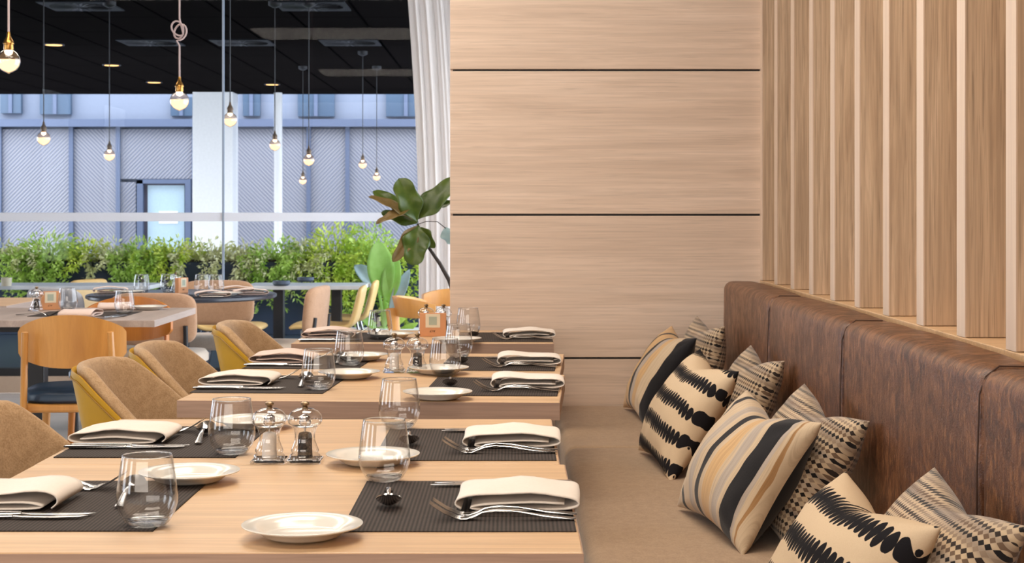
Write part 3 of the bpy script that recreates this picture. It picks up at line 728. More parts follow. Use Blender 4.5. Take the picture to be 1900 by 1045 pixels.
# ---------------------------------------------------------------- place settings
k_mat, k_fork, k_knife, k_spoon, k_plate, k_glass = Kind(make_mat()), Kind(make_fork()), Kind(make_knife()), Kind(make_spoon()), Kind(make_plate()), Kind(make_glass())
naps = [Kind(make_napkin(M['napkin'], s)) for s in (1.0, 2.3)]; pnap = Kind(make_napkin(M['pink_napkin'], 3.7))
TZ = .7503
def rot2(dx, dy, a): return dx*math.cos(a)-dy*math.sin(a), dx*math.sin(a)+dy*math.cos(a)
def setting(tb, side, cx, cy, nap, glass, plate, spoon=None, knives=(.150, .172), forks=(-.125, -.093), nk=(.085, .0), sp=(-.115, .025)):
    base = 0 if side == 'bench' else PI
    a = base+T[tb][2]; where = 'on %s side of the %s' % (side, ORD[tb])
    def pos(dx, dy, z): x, y = rot2(dx, dy, a); return (cx+x, cy+y, z)
    k_mat.put((cx, cy, TZ), a, 'dark brown woven placemat '+where)
    z = TZ+.0018
    near = 'nearer the camera' if side == 'bench' else 'farther from the camera'
    n0 = 'outer' ; n1 = 'inner'
    for i, dy in enumerate(forks):
        k_fork.put(pos(.062+.003*i, dy, z), a+(.02 if i else -.01)*(1 if tb % 2 else -1), ('outer' if i == 0 else 'inner')+' steel fork '+where)
    for i, dy in enumerate(knives):
        k_knife.put(pos(.055+.006*i, dy, z), a+(.012 if i else -.008), ('inner' if i == 0 else 'outer')+' steel knife '+where)
    nap.put(pos(nk[0], nk[1], z+.001), a+.03*math.sin(tb*7+len(side)), 'folded %s napkin ' % ('pale pink' if nap is pnap else 'white')+where)
    k_spoon.put(pos(sp[0], sp[1], z), a+.08, 'steel teaspoon '+where)
    gx, gy = P(*glass); k_glass.put((gx, gy, TZ+(.0018 if True else 0)), .3*tb, 'clear stemless glass '+where)
    px, py, D_ = plate[0], plate[1], 0
    x, y = P(px, py, .768); k_plate.put((x, y, TZ+.0018), 0, 'small white side plate '+where)
setting(1, 'bench', -.075, 2.425, naps[0], (713, 894), (561, 974))
setting(1, 'chair', -.667, 2.428, naps[1], (273, 978), (351, 875), knives=(.100, .122), forks=(-.140, -.115), nk=(.10, .0), sp=(-.070, -.045))
setting(2, 'bench', -.085, 3.055, naps[0], (741, 796), (692, 843))
setting(2, 'chair', -.667, 3.09, naps[0], (430, 844), (470, 778), knives=(.085, .105), forks=(-.140, -.115), nk=(.085, -.01), sp=(-.06, -.035))
setting(3, 'bench', -.045, 4.05, naps[1], (826, 699), (812, 727))
setting(3, 'chair', -.617, 4.105, naps[0], (591, 724), (648, 690), knives=(.12, .14), forks=(-.140, -.115), sp=(-.08, 0))
setting(4, 'bench', -.035, 4.65, naps[1], (851, 664), (814, 682))
setting(4, 'chair', -.590, 4.70, pnap, (648, 679), (669, 658), knives=(.12, .14), forks=(-.140, -.115), sp=(-.08, 0))
setting(5, 'bench', -.025, 5.62, naps[0], (869, 625), (848, 628))
setting(5, 'chair', -.560, 5.62, pnap, (705, 631), (725, 619), knives=(.15, .168), forks=(-.140, -.115), sp=(-.08, 0))
k_salt, k_pep = Kind(make_mill('salt', 'salt')), Kind(make_mill('pepper', 'pepper'))
for (a, b, y), w_ in (((500, 566, 858), 'at the front edge of the second oak table'), ((731.5, 774.5, 691), 'between the third and fourth oak tables')):
    x1, d1 = P(a, y); x2, d2 = P(b, y)
    k_salt.put((x1, d1, TZ), 0, 'clear salt mill filled with white salt '+w_)
    k_pep.put((x2, d2, TZ), 0, 'clear pepper mill filled with black peppercorns '+w_)
k_salt.put((fx(791, 5.76), 5.76, TZ), 0, 'clear salt mill behind the orange wooden block on the rearmost oak table')
k_pep.put((fx(823, 5.76), 5.76, TZ), 0, 'clear pepper mill behind the orange wooden block on the rearmost oak table')
def make_block():
    o = empty('card_holder', (0,0,0), 0, 'block', 'card holder', 'orange wooden card holders')
    MB().box(-.047, .047, -.012, .012, 0, .083).build('block', M['sign_wood'], o, smooth=False, bevel=.0015)
    cd = MB().box(-.026, .026, -.0135, -.012, .032, .080).build('card', M['paper'], o, smooth=False)
    MB().box(-.014, .014, -.0141, -.0135, .041, .071).build('print', M['print'], cd, smooth=False)
    b = MB()
    for pl in ([(-.009, .0165), (-.009, .022)], [(-.011, .0165), (-.005, .0165)], [(-.0065, .0225), (-.002, .0225), (-.002, .016)], [(.001, .0225), (.0045, .0185), (.008, .0225)], [(.0045, .0185), (.0045, .0155)], [(.0015, .0195), (.0075, .0195)]):
        b.tube([(x, -.0124, z) for x, z in pl], .0009, 6)
    b.build('marks', M['ink'], o)
    return o
k_block = Kind(make_block())
k_block.put((fx(803.5, 5.665), 5.665, TZ), 0, 'orange wooden card holder with cream card on the rearmost oak table')

# ---------------------------------------------------------------- chairs
def make_shell_chair():
    o = empty('shell_chair', (0,0,0), 0, 'chair', 'chair', 'mustard backed beige chairs along the oak tables')
    A = math.radians(98)
    def ztop(p):
        return .82-.026*math.sin(p)**2-1.4*max(0, .235*(1-abs(math.cos(p))**.72 if p*p < (PI/2)**2 else 1+.25*(abs(p)-PI/2))-.035)**1.08
    def pt(p, h, r, lift=0):
        zt = ztop(p)+lift; zb = .40; z = zb+(zt-zb)*h
        lean = (z-.45)*.22
        rx, ry = r-.01, r-.032
        cp, sp_ = math.cos(p), math.sin(p); cc = math.copysign(abs(cp)**.72, cp) if cp > 0 else -.25*(abs(p)-PI/2)*4
        return (-(rx*cc*1.04+lean*max(0, cc)), ry*math.copysign(abs(sp_)**.72, sp_)*(1+.08*(z-.45)), z)
    def ang(u): return (u*2-1)*A
    nu, nv = 48, 14
    # fabric pad: inner face, rounded top lip, down the outside a little
    prof = [(0, .0, 0), (.25, 0, 0), (.5, 0, 0), (.75, 0, 0), (.93, .001, 0), (.985, .004, 0), (1, .011, .002), (1, .018, .003), (1, .026, 0), (.985, .031, 0), (.95, .032, 0), (.5, .030, 0), (0, .030, 0)]
    b = MB()
    def f(u, v):
        h, dr, l = prof[int(round(v*(len(prof)-1)))]
        e = abs(u*2-1); s = 1-.9*max(0, (e-.93)/.07)**2
        return pt(ang(u), h, .222+.015+(dr-.015)*s, l)
    b.grid(f, nu, len(prof)); b.build('backrest_pad', M['beige_fabric'], o, ang=0)
    prof2 = [(.0, .031), (.5, .033), (.9, .036), (.965, .037), (.975, .043), (.95, .046), (.5, .046), (0, .040)]
    b = MB()
    def f2(u, v):
        h, dr = prof2[int(round(v*(len(prof2)-1)))]
        return pt(ang(u)*1.01, h, .222+dr)
    b.grid(f2, nu, len(prof2)); b.build('outer_shell', M['mustard'], o, ang=60)
    pts = [pt(ang(u/60)*1.0, .93, .222+.0475) for u in range(61)]
    MB().tube(pts, .0024, 6).build('piping', plain('dark_mustard_piping', (.30, .15, .005), .5), o)
    # seat
    b = MB()
    def seat(u, v):
        a = 2*PI*u; q = [(0, .40), (.90, .40), (1, .415), (1, .455), (.93, .475), (.6, .482), (0.0, .484)][int(round(v*6))]
        ca, sa = math.cos(a), math.sin(a); ex = .55
        x = .205*math.copysign(abs(ca)**ex, ca)*q[0]+.03; yy = .185*math.copysign(abs(sa)**ex, sa)*q[0]
        return (x, yy, q[1])
    b.grid(seat, 36, 7, wu=True); b.build('seat', M['beige_fabric'], o, ang=50)
    for sx in (-1, 1):
        for sy in (-1, 1):
            MB().tube([(sx*.15, sy*.15, .40), (sx*.20, sy*.20, 0)], lambda t: .015-.005*t, 10).build('leg', M['dark_metal'], o)
    return o
k_shell = Kind(make_shell_chair())
def put_px(kind, px, ytop, ztop, rz, label, dx=0):
    d = F*(CZ-ztop)/(ytop-HY); x = (px-HX)*d/F
    return kind.put((x, d, 0), rz, label)
for px, yt, rz, lab in ((22, 757, -5, 'beige chair with mustard shell beside the frontmost oak table'),
                        (250, 670, -5, 'beige chair with mustard shell beside the second oak table'),
                        (342, 638, -5, 'beige chair with mustard shell beside the third oak table'),
                        (478, 598, -4, 'beige chair with mustard shell beside the fourth oak table')):
    d = F*(CZ-.82)/(yt-HY); x = (px-HX)*d/F+.20
    k_shell.put((x, d, 0), math.radians(rz), lab)

def make_wood_chair(mat='chair_wood'):
    """faces +y; curved plywood back at -y"""
    o = empty('wooden_chair', (0,0,0), 0, 'chair', 'chair', 'plywood back chairs with navy seats')
    R = .30; A = math.radians(44)
    def back(side):
        def g(u, v):
            s = u*2-1; a = s*A
            zt = .787-.062*abs(s)**2.1; zb = .575+.045*abs(s)**2.2
            if abs(s) > .97: zt -= .01; zb += .01
            z = zb+(zt-zb)*v
            r = R+side*.0065
            return (r*math.sin(a), .06-r*math.cos(a)-.10*(z-.5)*.9, z)
        return g
    b = MB(); nu, nv = 30, 10
    b.grid(back(1), nu, nv, flip=False); b.grid(back(-1), nu, nv, flip=True)
    n = nu*nv; fs = []
    for i in range(nu-1):
        fs.append((i*nv, n+i*nv, n+(i+1)*nv, (i+1)*nv)); fs.append((i*nv+nv-1, (i+1)*nv+nv-1, n+(i+1)*nv+nv-1, n+i*nv+nv-1))
    for j in range(nv-1):
        fs.append((j, j+1, n+j+1, n+j)); q = (nu-1)*nv; fs.append((q+j, n+q+j, n+q+j+1, q+j+1))
    b.f += fs
    b.build('backrest', M[mat], o, ang=50)
    for sx in (-1, 1):
        MB().tube([(sx*.165, -.268, .72), (sx*.170, -.255, .60), (sx*.178, -.235, .43), (sx*.19, -.25, .2), (sx*.205, -.275, 0)], lambda t: (.013+.010*math.sin(PI*min(1, t*1.2))+.002, .013), 10).build('leg', M[mat], o)
        MB().tube([(sx*.18, .19, .42), (sx*.195, .205, 0)], lambda t: .018-.006*t, 10).build('leg', M[mat], o)
    MB().box(-.19, .19, -.21, .20, .395, .43).build('seat_frame', M[mat], o, smooth=False, bevel=.01)
    b = MB()
    def seat(u, v):
        a = 2*PI*u; q = [(0, .43), (.93, .43), (1, .442), (1, .462), (.95, .478), (.6, .488), (0.0, .49)][int(round(v*6))]
        ca, sa = math.cos(a), math.sin(a); ex = .5
        return (.215*math.copysign(abs(ca)**ex, ca)*q[0]*(1+.06*sa), .215*math.copysign(abs(sa)**ex, sa)*q[0], q[1])
    b.grid(seat, 36, 7, wu=True); b.build('seat_pad', M['navy_vinyl'], o, ang=50)
    return o
wc = make_wood_chair(); k_wood = Kind(wc)
k_wood.put((fx(119, 6.27), 6.52, 0), math.radians(4), 'honey plywood chair with navy seat before the greyish table')
k_org = Kind(make_wood_chair('orange_wood'))
k_org.put((fx(243, 7.55), 7.36, 0), math.radians(184), 'orange plywood chair on the far side of the greyish table')

def make_band_chair():
    """faces +y; low curved wooden band as back"""
    o = empty('band_back_chair', (0,0,0), 0, 'chair', 'chair', 'honey wooden chairs before the curtain')
    A = math.radians(80)
    b = MB(); nv = 8
    ring = [(-.055, .010), (-.05, .012), (.05, .012), (.055, .010), (.055, -.010), (.05, -.012), (-.05, -.012), (-.055, -.010)]
    def g(u, v):
        a = (u*2-1)*A; h, dr = ring[int(round(v*8)) % 8]; r = .225+dr; e = 1-.45*abs(u*2-1)**4
        return (r*math.sin(a), .02-r*math.cos(a)*1.02-.25*h*math.cos(a), .655+h*e+.015*math.cos(a))
    b.grid(g, 30, 8, wv=False) if False else None
    vs = [g(i/29, j/8) for i in range(30) for j in range(8)]
    fs = [(i*8+j, i*8+(j+1) % 8, (i+1)*8+(j+1) % 8, (i+1)*8+j) for i in range(29) for j in range(8)]+[tuple(range(7, -1, -1)), tuple(29*8+j for j in range(8))]
    b.add(vs, fs).build('back_band', M['chair_wood'], o, ang=50)
    MB().tube([(0, -.235, .66), (0, -.22, .5), (0, -.20, .43)], lambda t: (.036-.008*t, .011), 12).build('back_post', M['chair_wood'], o)
    MB().lathe([(.0001, .40), (.19, .40), (.205, .42), (.205, .44), (.19, .455), (.0001, .458)], 36).build('seat', M['chair_wood'], o)
    for sx in (-1, 1):
        for sy in (-1, 1):
            MB().tube([(sx*.13, sy*.13, .41), (sx*.19, sy*.19, 0)], lambda t: .018-.006*t, 10).build('leg', M['chair_wood'], o)
    return o
k_band = Kind(make_band_chair())
k_band.put((fx(806, 8.8), 8.8, 0), math.radians(-80), 'honey wooden chair left of the orange card holder, before the curtain')
k_band.put((fx(830, 9.5), 9.5, 0), math.radians(140), 'honey wooden chair against the curtain, partly behind panel wall')

def make_pad_chair(bm_, sm_, name='upholstered_chair', z0=.52, z1=.785, wd=.44):
    """faces +y; flat rounded upholstered back on black frame"""
    o = empty(name, (0,0,0), 0, 'chair', 'chair', 'upholstered chairs around the round table')
    b = MB(); n = 40
    def prof(a, w_, h_, ex=.42):
        ca, sa = math.cos(a), math.sin(a); return w_*math.copysign(abs(ca)**ex, ca), h_*math.copysign(abs(sa)**ex, sa)
    st = [(0, -.026), (.80, -.026), (.96, -.020), (1, -.004), (1, .008), (.96, .022), (.80, .028), (0, .028)]
    def g(u, v):
        q, t = st[int(round(v*7))]; x, z = prof(2*PI*u, wd/2*q, (z1-z0)/2*q)
        return (x, -.225+t-.35*x*x*-1.6-.10*z, (z0+z1)/2+z)
    b.grid(g, n, 8, wu=True); b.build('backrest', M[bm_], o, ang=0)
    b = MB(); st2 = [(0, .405), (.9, .405), (1, .42), (1, .455), (.93, .475), (.6, .482), (0, .484)]
    def s(u, v):
        q, z = st2[int(round(v*6))]; x, yy = prof(2*PI*u, .225*q, .215*q, .5); return (x, yy, z)
    b.grid(s, n, 7, wu=True); b.build('seat', M[sm_], o, ang=50)
    for sx in (-1, 1):
        MB().tube([(sx*.17, -.235, .62), (sx*.17, -.215, .44), (sx*.19, -.22, 0)], .012, 10).build('leg', M['dark_metal'], o)
        MB().tube([(sx*.17, .18, .42), (sx*.19, .20, 0)], .012, 10).build('leg', M['dark_metal'], o)
    return o
k_pad = Kind(make_pad_chair('brown_fabric', 'cream_fabric'))
k_pad.put((fx(284, 8.0), 8.2, 0), 0, 'brown upholstered chair with its back to camera, behind the greyish table')
k_pad.put((fx(404, 9.45), 9.2, 0), math.radians(178), 'brown upholstered chair facing camera beyond the black round table')
k_pad.put((fx(520, 8.75), 8.75, 0), math.radians(84), 'cream and brown upholstered chair side-on at the right of round table')
k_gry = Kind(make_pad_chair('grey_fabric', 'cream_fabric'))
k_gry.put((fx(140, 8.5), 8.7, 0), math.radians(-35), 'grey upholstered chair at the left of the black round table')

# ---------------------------------------------------------------- greyish table and its ware
gt = table(-2.06, 6.91, 0, 1.20, .84, .028, 'greyish oak table beside the honey plywood chair', 'grey_wood', 'grey_wood')
def far(kind, px, py, z, rz, lab):
    x, d = P(px, py, z); return kind.put((x, d, z+.0003), rz, lab)
far(k_pep, 68, 577, .75, 0, 'clear pepper mill on the greyish table')
b_ = far(k_block, 92, 575, .75, .6, 'orange wooden card holder turned sideways on the greyish table')
far(k_glass, 126, 576, .75, 0, 'clear stemless glass beside the card holder on the greyish table')
far(k_glass, 231, 582, .75, 0, 'clear stemless glass closest to the corner of the greyish table')
far(k_plate, 276, 575, .75, 0, 'white side plate on the greyish table')
far(pnap, 150, 587, .7505, PI/2, 'pale pink napkin on near edge of the greyish table')
far(pnap, 213, 574, .7505, PI/2+.2, 'pale pink napkin in the middle of the greyish table')
far(k_knife, 196, 590, .7505, PI/2-.2, 'steel knife on the greyish table, left of two beside the glass')
far(k_knife, 210, 590, .7505, PI/2-.25, 'steel knife on the greyish table, right of two beside the glass')
far(k_fork, 70, 586, .7505, PI-.3, 'steel fork on the near left of the greyish table')
far(k_mat, 160, 583, .7502, PI/2, 'dark placemat on the greyish table')
# round table
rx, ry = (338-HX)*8.56/F, 8.56
rt = empty('round_table', (rx, ry, 0), 0, 'black round table laid for guests by the window', 'table')
MB().lathe([(.0001, .725), (.49, .725), (.505, .733), (.505, .745), (.498, .75), (.0001, .75)], 64).build('tabletop', M['black_top'], rt)
MB().lathe([(.04, .03), (.04, .725)], 20).build('pedestal', M['dark_metal'], rt)
MB().lathe([(.0001, 0), (.28, 0), (.28, .012), (.06, .035), (.0001, .035)], 40).build('base', M['dark_metal'], rt)
for px, py, lab in ((263, 544, 'clear stemless glass on left side of the black round table'), (312, 543, 'clear stemless glass left of the mill on the black round table'),
                    (375, 544, 'clear stemless glass in middle of the black round table'), (401, 545, 'clear stemless glass on the black round table, rightmost')):
    far(k_glass, px, py, .75, 0, lab)
far(k_salt, 326, 542, .75, 0, 'clear salt mill on the black round table')
far(k_block, 337, 544, .75, 1.2, 'orange wooden card holder on the black round table')
for px, py, lab in ((205, 542, 'pale pink napkin at left end of the black round table'), (440, 541, 'pale pink napkin on the right half of black round table'), (465, 546, 'pale pink napkin at right rim of black round table'), (395, 550, 'pale pink napkin at near rim of the black round table')):
    far(pnap, px, py, .7505, .2, lab)
far(k_plate, 420, 549, .75, 0, 'white side plate on the black round table, right half')
far(k_plate, 240, 546, .75, 0, 'white side plate on the black round table, left half')
far(k_knife, 375, 552, .7505, .1, 'steel knife at near rim of black round table')
# another table end at the far left
table(-2.88, 7.83, 0, 1.0, .7, .03, 'wooden table end just showing at the left picture edge', 'table', 'grey_wood')

# ---------------------------------------------------------------- terrace furniture
def bar(cx, cy, lx, ly, z, label, name='terrace_table'):
    o = empty(name, (cx, cy, 0), 0, label, 'table', 'white terrace tables')
    MB().box(-lx/2, lx/2, -ly/2, ly/2, z-.03, z).build('tabletop', M['white_top'], o, smooth=False, bevel=.004)
    for sx in (-1, 1):
        MB().box(sx*(lx/2-.22)-.035, sx*(lx/2-.22)+.035, -.05, .05, 0.01, z-.03).build('leg', M['dark_metal'], o, smooth=False)
        MB().box(sx*(lx/2-.22)-.15, sx*(lx/2-.22)+.15, -.2, .2, 0, .012).build('foot_plate', M['dark_metal'], o, smooth=False)
    return o
bz = .66
bar(fx(568, 11.5), 11.6, .86, .5, bz, 'white terrace table outside with two slate bowls')
bar(fx(60, 11.5), 11.6, 1.75, .5, bz, 'long white terrace table outside at the left picture edge')
def bowl(px, py, lab):
    x, d = P(px, py, bz); o = MB().lathe([(.0001, 0), (.05, 0), (.062, .012), (.062, .034), (.055, .034), (.05, .012), (.0001, .010)], 28).build('slate_bowl', M['ash'], loc=(x, d, bz+.0005))
    tag(o, lab, 'bowl', 'slate bowls on the terrace table')
bowl(522, 530, 'slate bowl on the white terrace table, left of two'); bowl(567, 523, 'slate bowl on the white terrace table, right of two')
cnd = MB().lathe([(.0001, 0), (.035, 0), (.038, .06), (.033, .06), (.03, .01), (.0001, .01)], 24).build('candle_jar', plain('cream_jar', (.6, .55, .4), .5), loc=(*P(12, 531, bz), bz+.0005))
tag(cnd, 'cream candle jar on the long white terrace table', 'jar')
def make_yellow():
    """faces -x; one bent padded band for seat and back"""
    o = empty('terrace_chair', (0,0,0), 0, 'chair', 'chair', 'pale yellow padded terrace chairs')
    path = [(-.24, .375), (-.235, .395), (-.15, .402), (0, .395), (.10, .388), (.16, .395), (.19, .425), (.205, .475), (.225, .55), (.248, .65), (.257, .675)]
    b = MB(); vs = []
    for i, (x, z) in enumerate(path):
        wv = .205-.02*(i/10)**2; 
        p0 = path[max(i-1, 0)]; p1 = path[min(i+1, len(path)-1)]; t = Vector((p1[0]-p0[0], p1[1]-p0[1])).normalized(); nx, nz = -t.y, t.x
        th = .022 if 0 < i < len(path)-1 else .010
        for q in range(24):
            a = 2*PI*q/24; ca, sa = math.cos(a), math.sin(a)
            yy = wv*math.copysign(abs(ca)**.35, ca); h = th*math.copysign(abs(sa)**.6, sa)
            vs.append((x+nx*h, yy, z+nz*h))
    fs = [(i*24+q, i*24+(q+1) % 24, (i+1)*24+(q+1) % 24, (i+1)*24+q) for i in range(len(path)-1) for q in range(24)]
    fs += [tuple(range(23, -1, -1)), tuple((len(path)-1)*24+q for q in range(24))]
    b.add(vs, fs).build('padded_shell', M['yellow_vinyl'], o, ang=0, sub=1)
    for sx in (-1, 1):
        for sy in (-1, 1):
            MB().tube([(sx*.12, sy*.13, .38), (sx*.20, sy*.19, 0)], .009, 8).build('leg', M['chrome'], o)
    return o
k_yel = Kind(make_yellow())
k_yel.put((fx(607, 11.1), 11.1, 0), 0, 'pale yellow terrace chair side-on outside, nearer of two before the big plant')
k_yel.put((fx(632, 11.8), 11.9, 0), 0, 'pale yellow terrace chair behind the nearer one, beside the big plant')
k_yel.put((fx(425, 11.0), 11.0, 0), PI, 'pale yellow terrace chair facing right, seen under the round table')
k_yel.put((fx(385, 11.6), 11.9, 0), PI, 'pale yellow terrace chair farther out under the round table')
def tilt_yel(px, py, rz, lab):
    o = k_yel.put((fx(px, 12.0), 12.0, 0), rz, lab); return o
tilt_yel(210, 520, math.radians(150), 'yellow terrace chair rising above left end of the round table')

# ---------------------------------------------------------------- planters and foliage
random.seed(5)
PY_ = 15.3
pt_z = .70
for i, (a, b) in enumerate(((-520, -92), (-88, 168), (174, 446), (452, 700), (705, 900))):
    o = empty('planter_box', (fx((a+b)/2, PY_), PY_+.25, 0), 0,
              ['long navy planter box left of the picture edge', 'navy planter box at the left picture edge behind the terrace', 'navy planter box behind the black round table', 'navy planter box behind the white terrace table', 'navy planter box behind the curtain edge and big plant'][i], 'planter', 'navy planter boxes closing the terrace')
    hw = (fx(b, PY_)-fx(a, PY_))/2
    MB().box(-hw, hw, -.25, .25, 0, pt_z).build('box', M['planter'], o, smooth=False, bevel=.005)
    MB().box(-hw+.03, hw-.03, -.22, .22, pt_z, pt_z+.02).build('soil', M['bark'], o, smooth=False)
def leaf(b, p, d, L, w_, up=None):
    d = d.normalized(); s = d.cross(Vector((random.uniform(-1,1), random.uniform(-1,1), random.uniform(-.2,1))))
    if s.length < .01: s = d.orthogonal()
    s.normalize(); m = p+d*L*.5; e = p+d*L+Vector((0,0,-L*.12))
    b.add([p, m-s*w_, e, m+s*w_], [(0,1,2,3)])
def bush(cx, cy, cz, rx, ry, rz, n, L, w_, mat, label, cat='plant', trail=0, traildrop=.35, blades=0, name='planter_shrub'):
    o = empty(name, (cx, cy, cz), 0, label, cat, 'shrubs growing in the navy planters')
    b = MB()
    for _ in range(n):
        th = random.uniform(0, 2*PI); r = random.random()**.5; zz = random.random()
        p = Vector((rx*r*math.cos(th), ry*r*math.sin(th), rz*zz*(1-.55*r*r)*random.uniform(.6, 1.15)))
        d = Vector((p.x*.9, p.y*.9, .10+random.uniform(-.05, .2)))+Vector([random.uniform(-.12, .12) for _ in range(3)])
        leaf(b, p, d, L*random.uniform(.6, 1.3), w_*random.uniform(.7, 1.2))
    for _ in range(trail):
        x0 = random.uniform(-rx, rx); drop = traildrop*random.uniform(.35, 1.15); y0 = -.18; pts = []
        for q in range(14):
            t = q/13; pts.append(Vector((x0+.05*math.sin(t*5+x0*9), y0-.12*min(1, t*3)-.05*t+random.uniform(-.01, .01), .06+.05*math.sin(min(1, t*3)*PI)-drop*t**1.3)))
        for q, p in enumerate(pts):
            for _k in range(5):
                leaf(b, p+Vector([random.uniform(-.02, .02) for _ in range(3)]), Vector((random.uniform(-1, 1), random.uniform(-1, .3), random.uniform(-.9, .3))), L*.75, w_*.9)
    for _ in range(blades):
        th = random.uniform(0, 2*PI); dv = Vector((math.cos(th), math.sin(th)*.7, random.uniform(.5, 1.6))).normalized(); Lb = random.uniform(.18, .36); p0 = Vector((random.uniform(-rx, rx)*.5, random.uniform(-.1, .05), 0)); sd = dv.cross(Vector((0,0,1))).normalized()*.007
        prev = p0
        for q in range(1, 6):
            t = q/5; p = p0+dv*Lb*t+Vector((0, 0, -.26*t*t*Lb*2))
            ww = sd*(1-t*.8); w0 = sd*(1-(t-.2)*.8)
            b.add([prev-w0, prev+w0, p+ww, p-ww], [(0,1,2,3)]); prev = p
    b.build('leaves', M[mat], o, smooth=False)
    MB().tube([(0, 0, -.02), (.01, 0, rz*.4)], .012, 6).build('stem', M['bark'], o)
    return o
PZ = pt_z-.02
spec = [(-60, .30, .26, 500, 'fern', 5, .3, 0, 'green shrub at the left picture edge in the planter'),
        (20, .34, .22, 420, 'pale_leaf', 2, .2, 50, 'pale arching grass in planter at the left edge'),
        (88, .36, .30, 800, 'fern', 26, .42, 0, 'bushy bright green plant spilling over planter above the greyish table'),
        (160, .26, .26, 420, 'lime', 2, .2, 20, 'yellow-green shrub at planter seam left of the street door'),
        (215, .28, .22, 420, 'pale_leaf', 3, .25, 26, 'pale yellowish plant below the narrow facade screen'),
        (262, .26, .24, 620, 'fern', 18, .40, 0, 'bright green trailing plant below the street door'),
        (325, .30, .24, 560, 'lime', 8, .25, 24, 'lime green plant right of the street door'),
        (388, .30, .24, 480, 'pale_leaf', 6, .35, 40, 'pale grassy plant before the white column'),
        (450, .26, .22, 380, 'pale_leaf', 9, .42, 36, 'pale drooping grass just right of the white column'),
        (512, .26, .26, 560, 'fern', 20, .45, 0, 'bright green trailing plant below the thin white pole'),
        (570, .24, .24, 400, 'pale_leaf', 5, .3, 20, 'pale feathery plant behind the slate bowls'),
        (625, .32, .40, 1000, 'lime', 26, .62, 0, 'tall lime green bush behind the yellow terrace chairs'),
        (690, .28, .38, 800, 'fern', 22, .75, 0, 'tall feathery green bush behind the big paddle leaves'),
        (745, .20, .20, 300, 'lime', 18, .9, 0, 'lime creeper hanging down the planter beside the curtain')]
for px, rx_, rz_, n, mt, tr, dp, bl, lab in spec:
    bush(fx(px, PY_+.2), PY_+.22, PZ, rx_, .24, rz_, n, .07, .011, mt, lab, trail=tr, traildrop=dp, blades=bl)
pot = MB().lathe([(.0001, 0), (.22, 0), (.26, .30), (.26, .34), (.23, .34), (.20, .05), (.0001, .05)], 30).build('white_planter_pot', M['ceramic_white'], loc=(fx(95, 17.6), 17.6, -1.0+1.62))
pot.scale = (1.0, 1.0, .55); tag(pot, 'white pot standing behind the planter shrubs at the left', 'pot')
ped = MB().box(-.2, .2, -.2, .2, 0, 1.619).build('pot_plinth', M['facade'], loc=(fx(95, 17.6), 17.6, -1.0), smooth=False, bevel=.01); tag(ped, 'grey plinth under the white pot behind the planter', 'plinth')

# big-leaved plant on the terrace
def blade_leaf(base, tip, wmax, nrm, mat, name, parent, droop=.0, fold=.15, nu=16, nv=9, lobed=False, wave=.0, origin=None, seed=0, sharp=1.0):
    base, tip = Vector(base), Vector(tip); ax = tip-base; L = ax.length; a = ax.normalized(); nrm = Vector(nrm); nrm = (nrm-a*nrm.dot(a)).normalized(); s = a.cross(nrm)
    b = MB()
    def f(u, v):
        t = u; e = v*2-1
        w_ = wmax*(math.sin(PI*min(1, t**sharp*1.0))**.62)*(1 if not lobed else (1+.22*math.sin((t-.15)*9)))
        if t <= 0 or t >= 1: w_ = .0015
        q = base+ax*t+s*w_*e+nrm*(fold*w_*abs(e)**1.3+droop*L*(4*t*(1-t))) + nrm*wave*w_*math.sin(t*15+e*2+seed)*abs(e)**1.5
        return q-(origin or Vector((0,0,0)))
    b.grid(f, nu, nv); return b.build(name, mat, parent, solid=.0012, ang=0)
bp = Vector((fx(712, 12.2), 12.2, 0))
o = empty('banana_plant', bp, 0, 'large paddle-leaved green plant outside beside the curtain', 'plant')
def bl(base, tip, w_, m, n=(0,-1,.2)):
    blade_leaf(D(*base, 12.2), D(*tip, 12.2), w_, n, M[m], 'leaf', o, .05, .2, origin=bp)
    MB().tube([Vector((0, 0, .28)), (Vector((0, 0, .28))+D(*base, 12.2)-bp)*.5+Vector((0,.03,.02)), D(*base, 12.2)-bp], .011, 8).build('stalk', M['banana'], o)
bl((714, 552), (701, 446), .105, 'banana'); bl((718, 562), (735, 474), .075, 'banana'); bl((703, 540), (657, 492), .085, 'glaucous', (0,-.6,1)); bl((724, 580), (760, 500), .05, 'glaucous')
bl((700, 612), (668, 585), .03, 'banana'); bl((728, 612), (765, 560), .035, 'fern'); bl((735, 620), (775, 600), .03, 'fern')
MB().box(-.62, .36, -.14, .14, 0, .29).build('trough', M['ceramic_white'], o, smooth=False, bevel=.01)

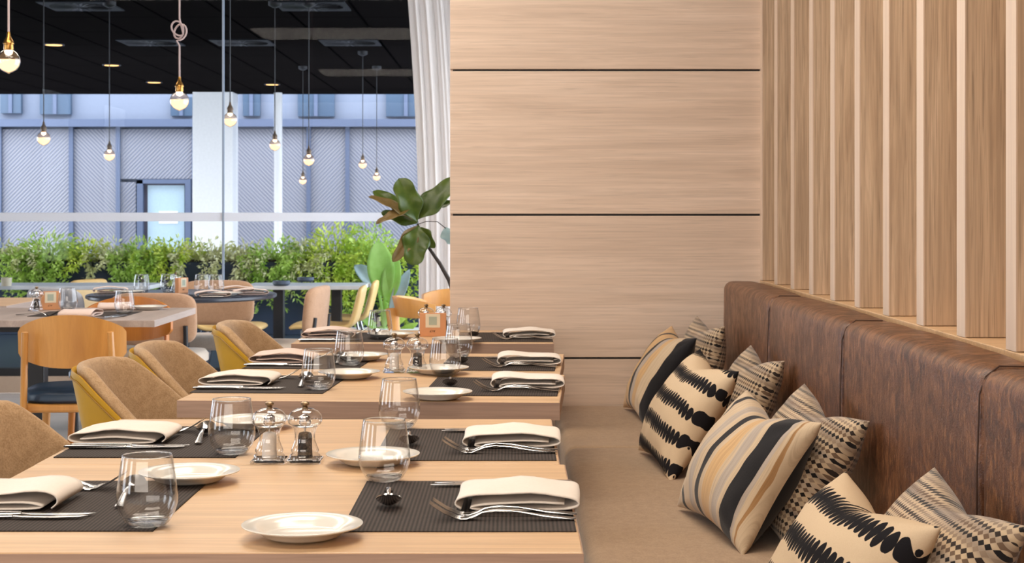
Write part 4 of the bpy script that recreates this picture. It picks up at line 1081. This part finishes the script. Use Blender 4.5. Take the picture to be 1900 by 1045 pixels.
# fiddle-leaf fig beyond the stub wall
FD = 7.05
fp = Vector((.04, FD, 0))
fg = empty('fiddle_leaf_fig', fp, 0, 'fiddle leaf fig reaching out from behind the panel wall', 'plant')
def R6(x, y, dd=0): return D(660+x/4.75, 310+y/4.75, FD+dd)
def lf(b, t, w_, n, m='fig', fold=.25, wave=.16, droop=.06, sh=1.0, seed=0):
    blade_leaf(R6(*b), R6(*t), w_*.000503, n, M[m], 'leaf', fg, droop, fold, 26, 11, True, wave, fp, seed, sh)
lf((545, 490, 0), (380, 100, -.04), 118, (.2, -1, .1), seed=1, sh=1.5)
lf((520, 470, .01), (150, 215, .02), 82, (.15, -.8, .7), seed=2, sh=1.25)
lf((500, 460, -.02), (112, 262, -.03), 60, (-.1, -.6, .9), 'fig_brown', .35, seed=3)
lf((470, 378, -.03), (178, 500, -.06), 48, (.1, -.7, .75), 'fig_brown', .2, seed=4)
lf((545, 495, .01), (225, 400, .03), 60, (.1, -.9, .2), seed=9)
lf((535, 465, .01), (905, 95, .03), 105, (-.3, -1, .25), seed=5, fold=.12, sh=1.15)
lf((548, 515, 0), (325, 835, -.05), 70, (.3, -1, .1), 'fig_brown', .35, seed=6)
lf((555, 515, -.01), (500, 868, -.04), 122, (.05, -1, -.1), seed=7, sh=1.3)
lf((575, 530, .01), (698, 715, .0), 55, (-.3, -1, 0), seed=8)
lf((695, 375, .02), (960, 290, .02), 35, (0, -.6, .8), seed=10)
lf((790, 530, .02), (850, 680, .02), 60, (-.4, -.9, 0), 'glaucous', seed=11)
sb = MB()
sb.tube([R6(545, 500, 0)-fp, R6(600, 620, .02)-fp, R6(650, 720, .01)-fp, R6(740, 850, 0)-fp, R6(825, 1000, 0)-fp, R6(900, 1250, 0)-fp, Vector((.0, 0, .55)), Vector((0, 0, .28))], lambda t: .0045+.010*t, 8)
sb.build('trunk', M['bark'], fg)
MB().tube([R6(550, 505, 0)-fp, R6(620, 480, 0)-fp, R6(720, 482, .01)-fp, R6(800, 545, .02)-fp], .002, 6).build('twig', M['bark'], fg)
MB().lathe([(.0001, 0), (.13, 0), (.16, .28), (.165, .30), (.15, .30), (.13, .26), (.0001, .26)], 30).build('pot', M['ceramic_white'], fg)
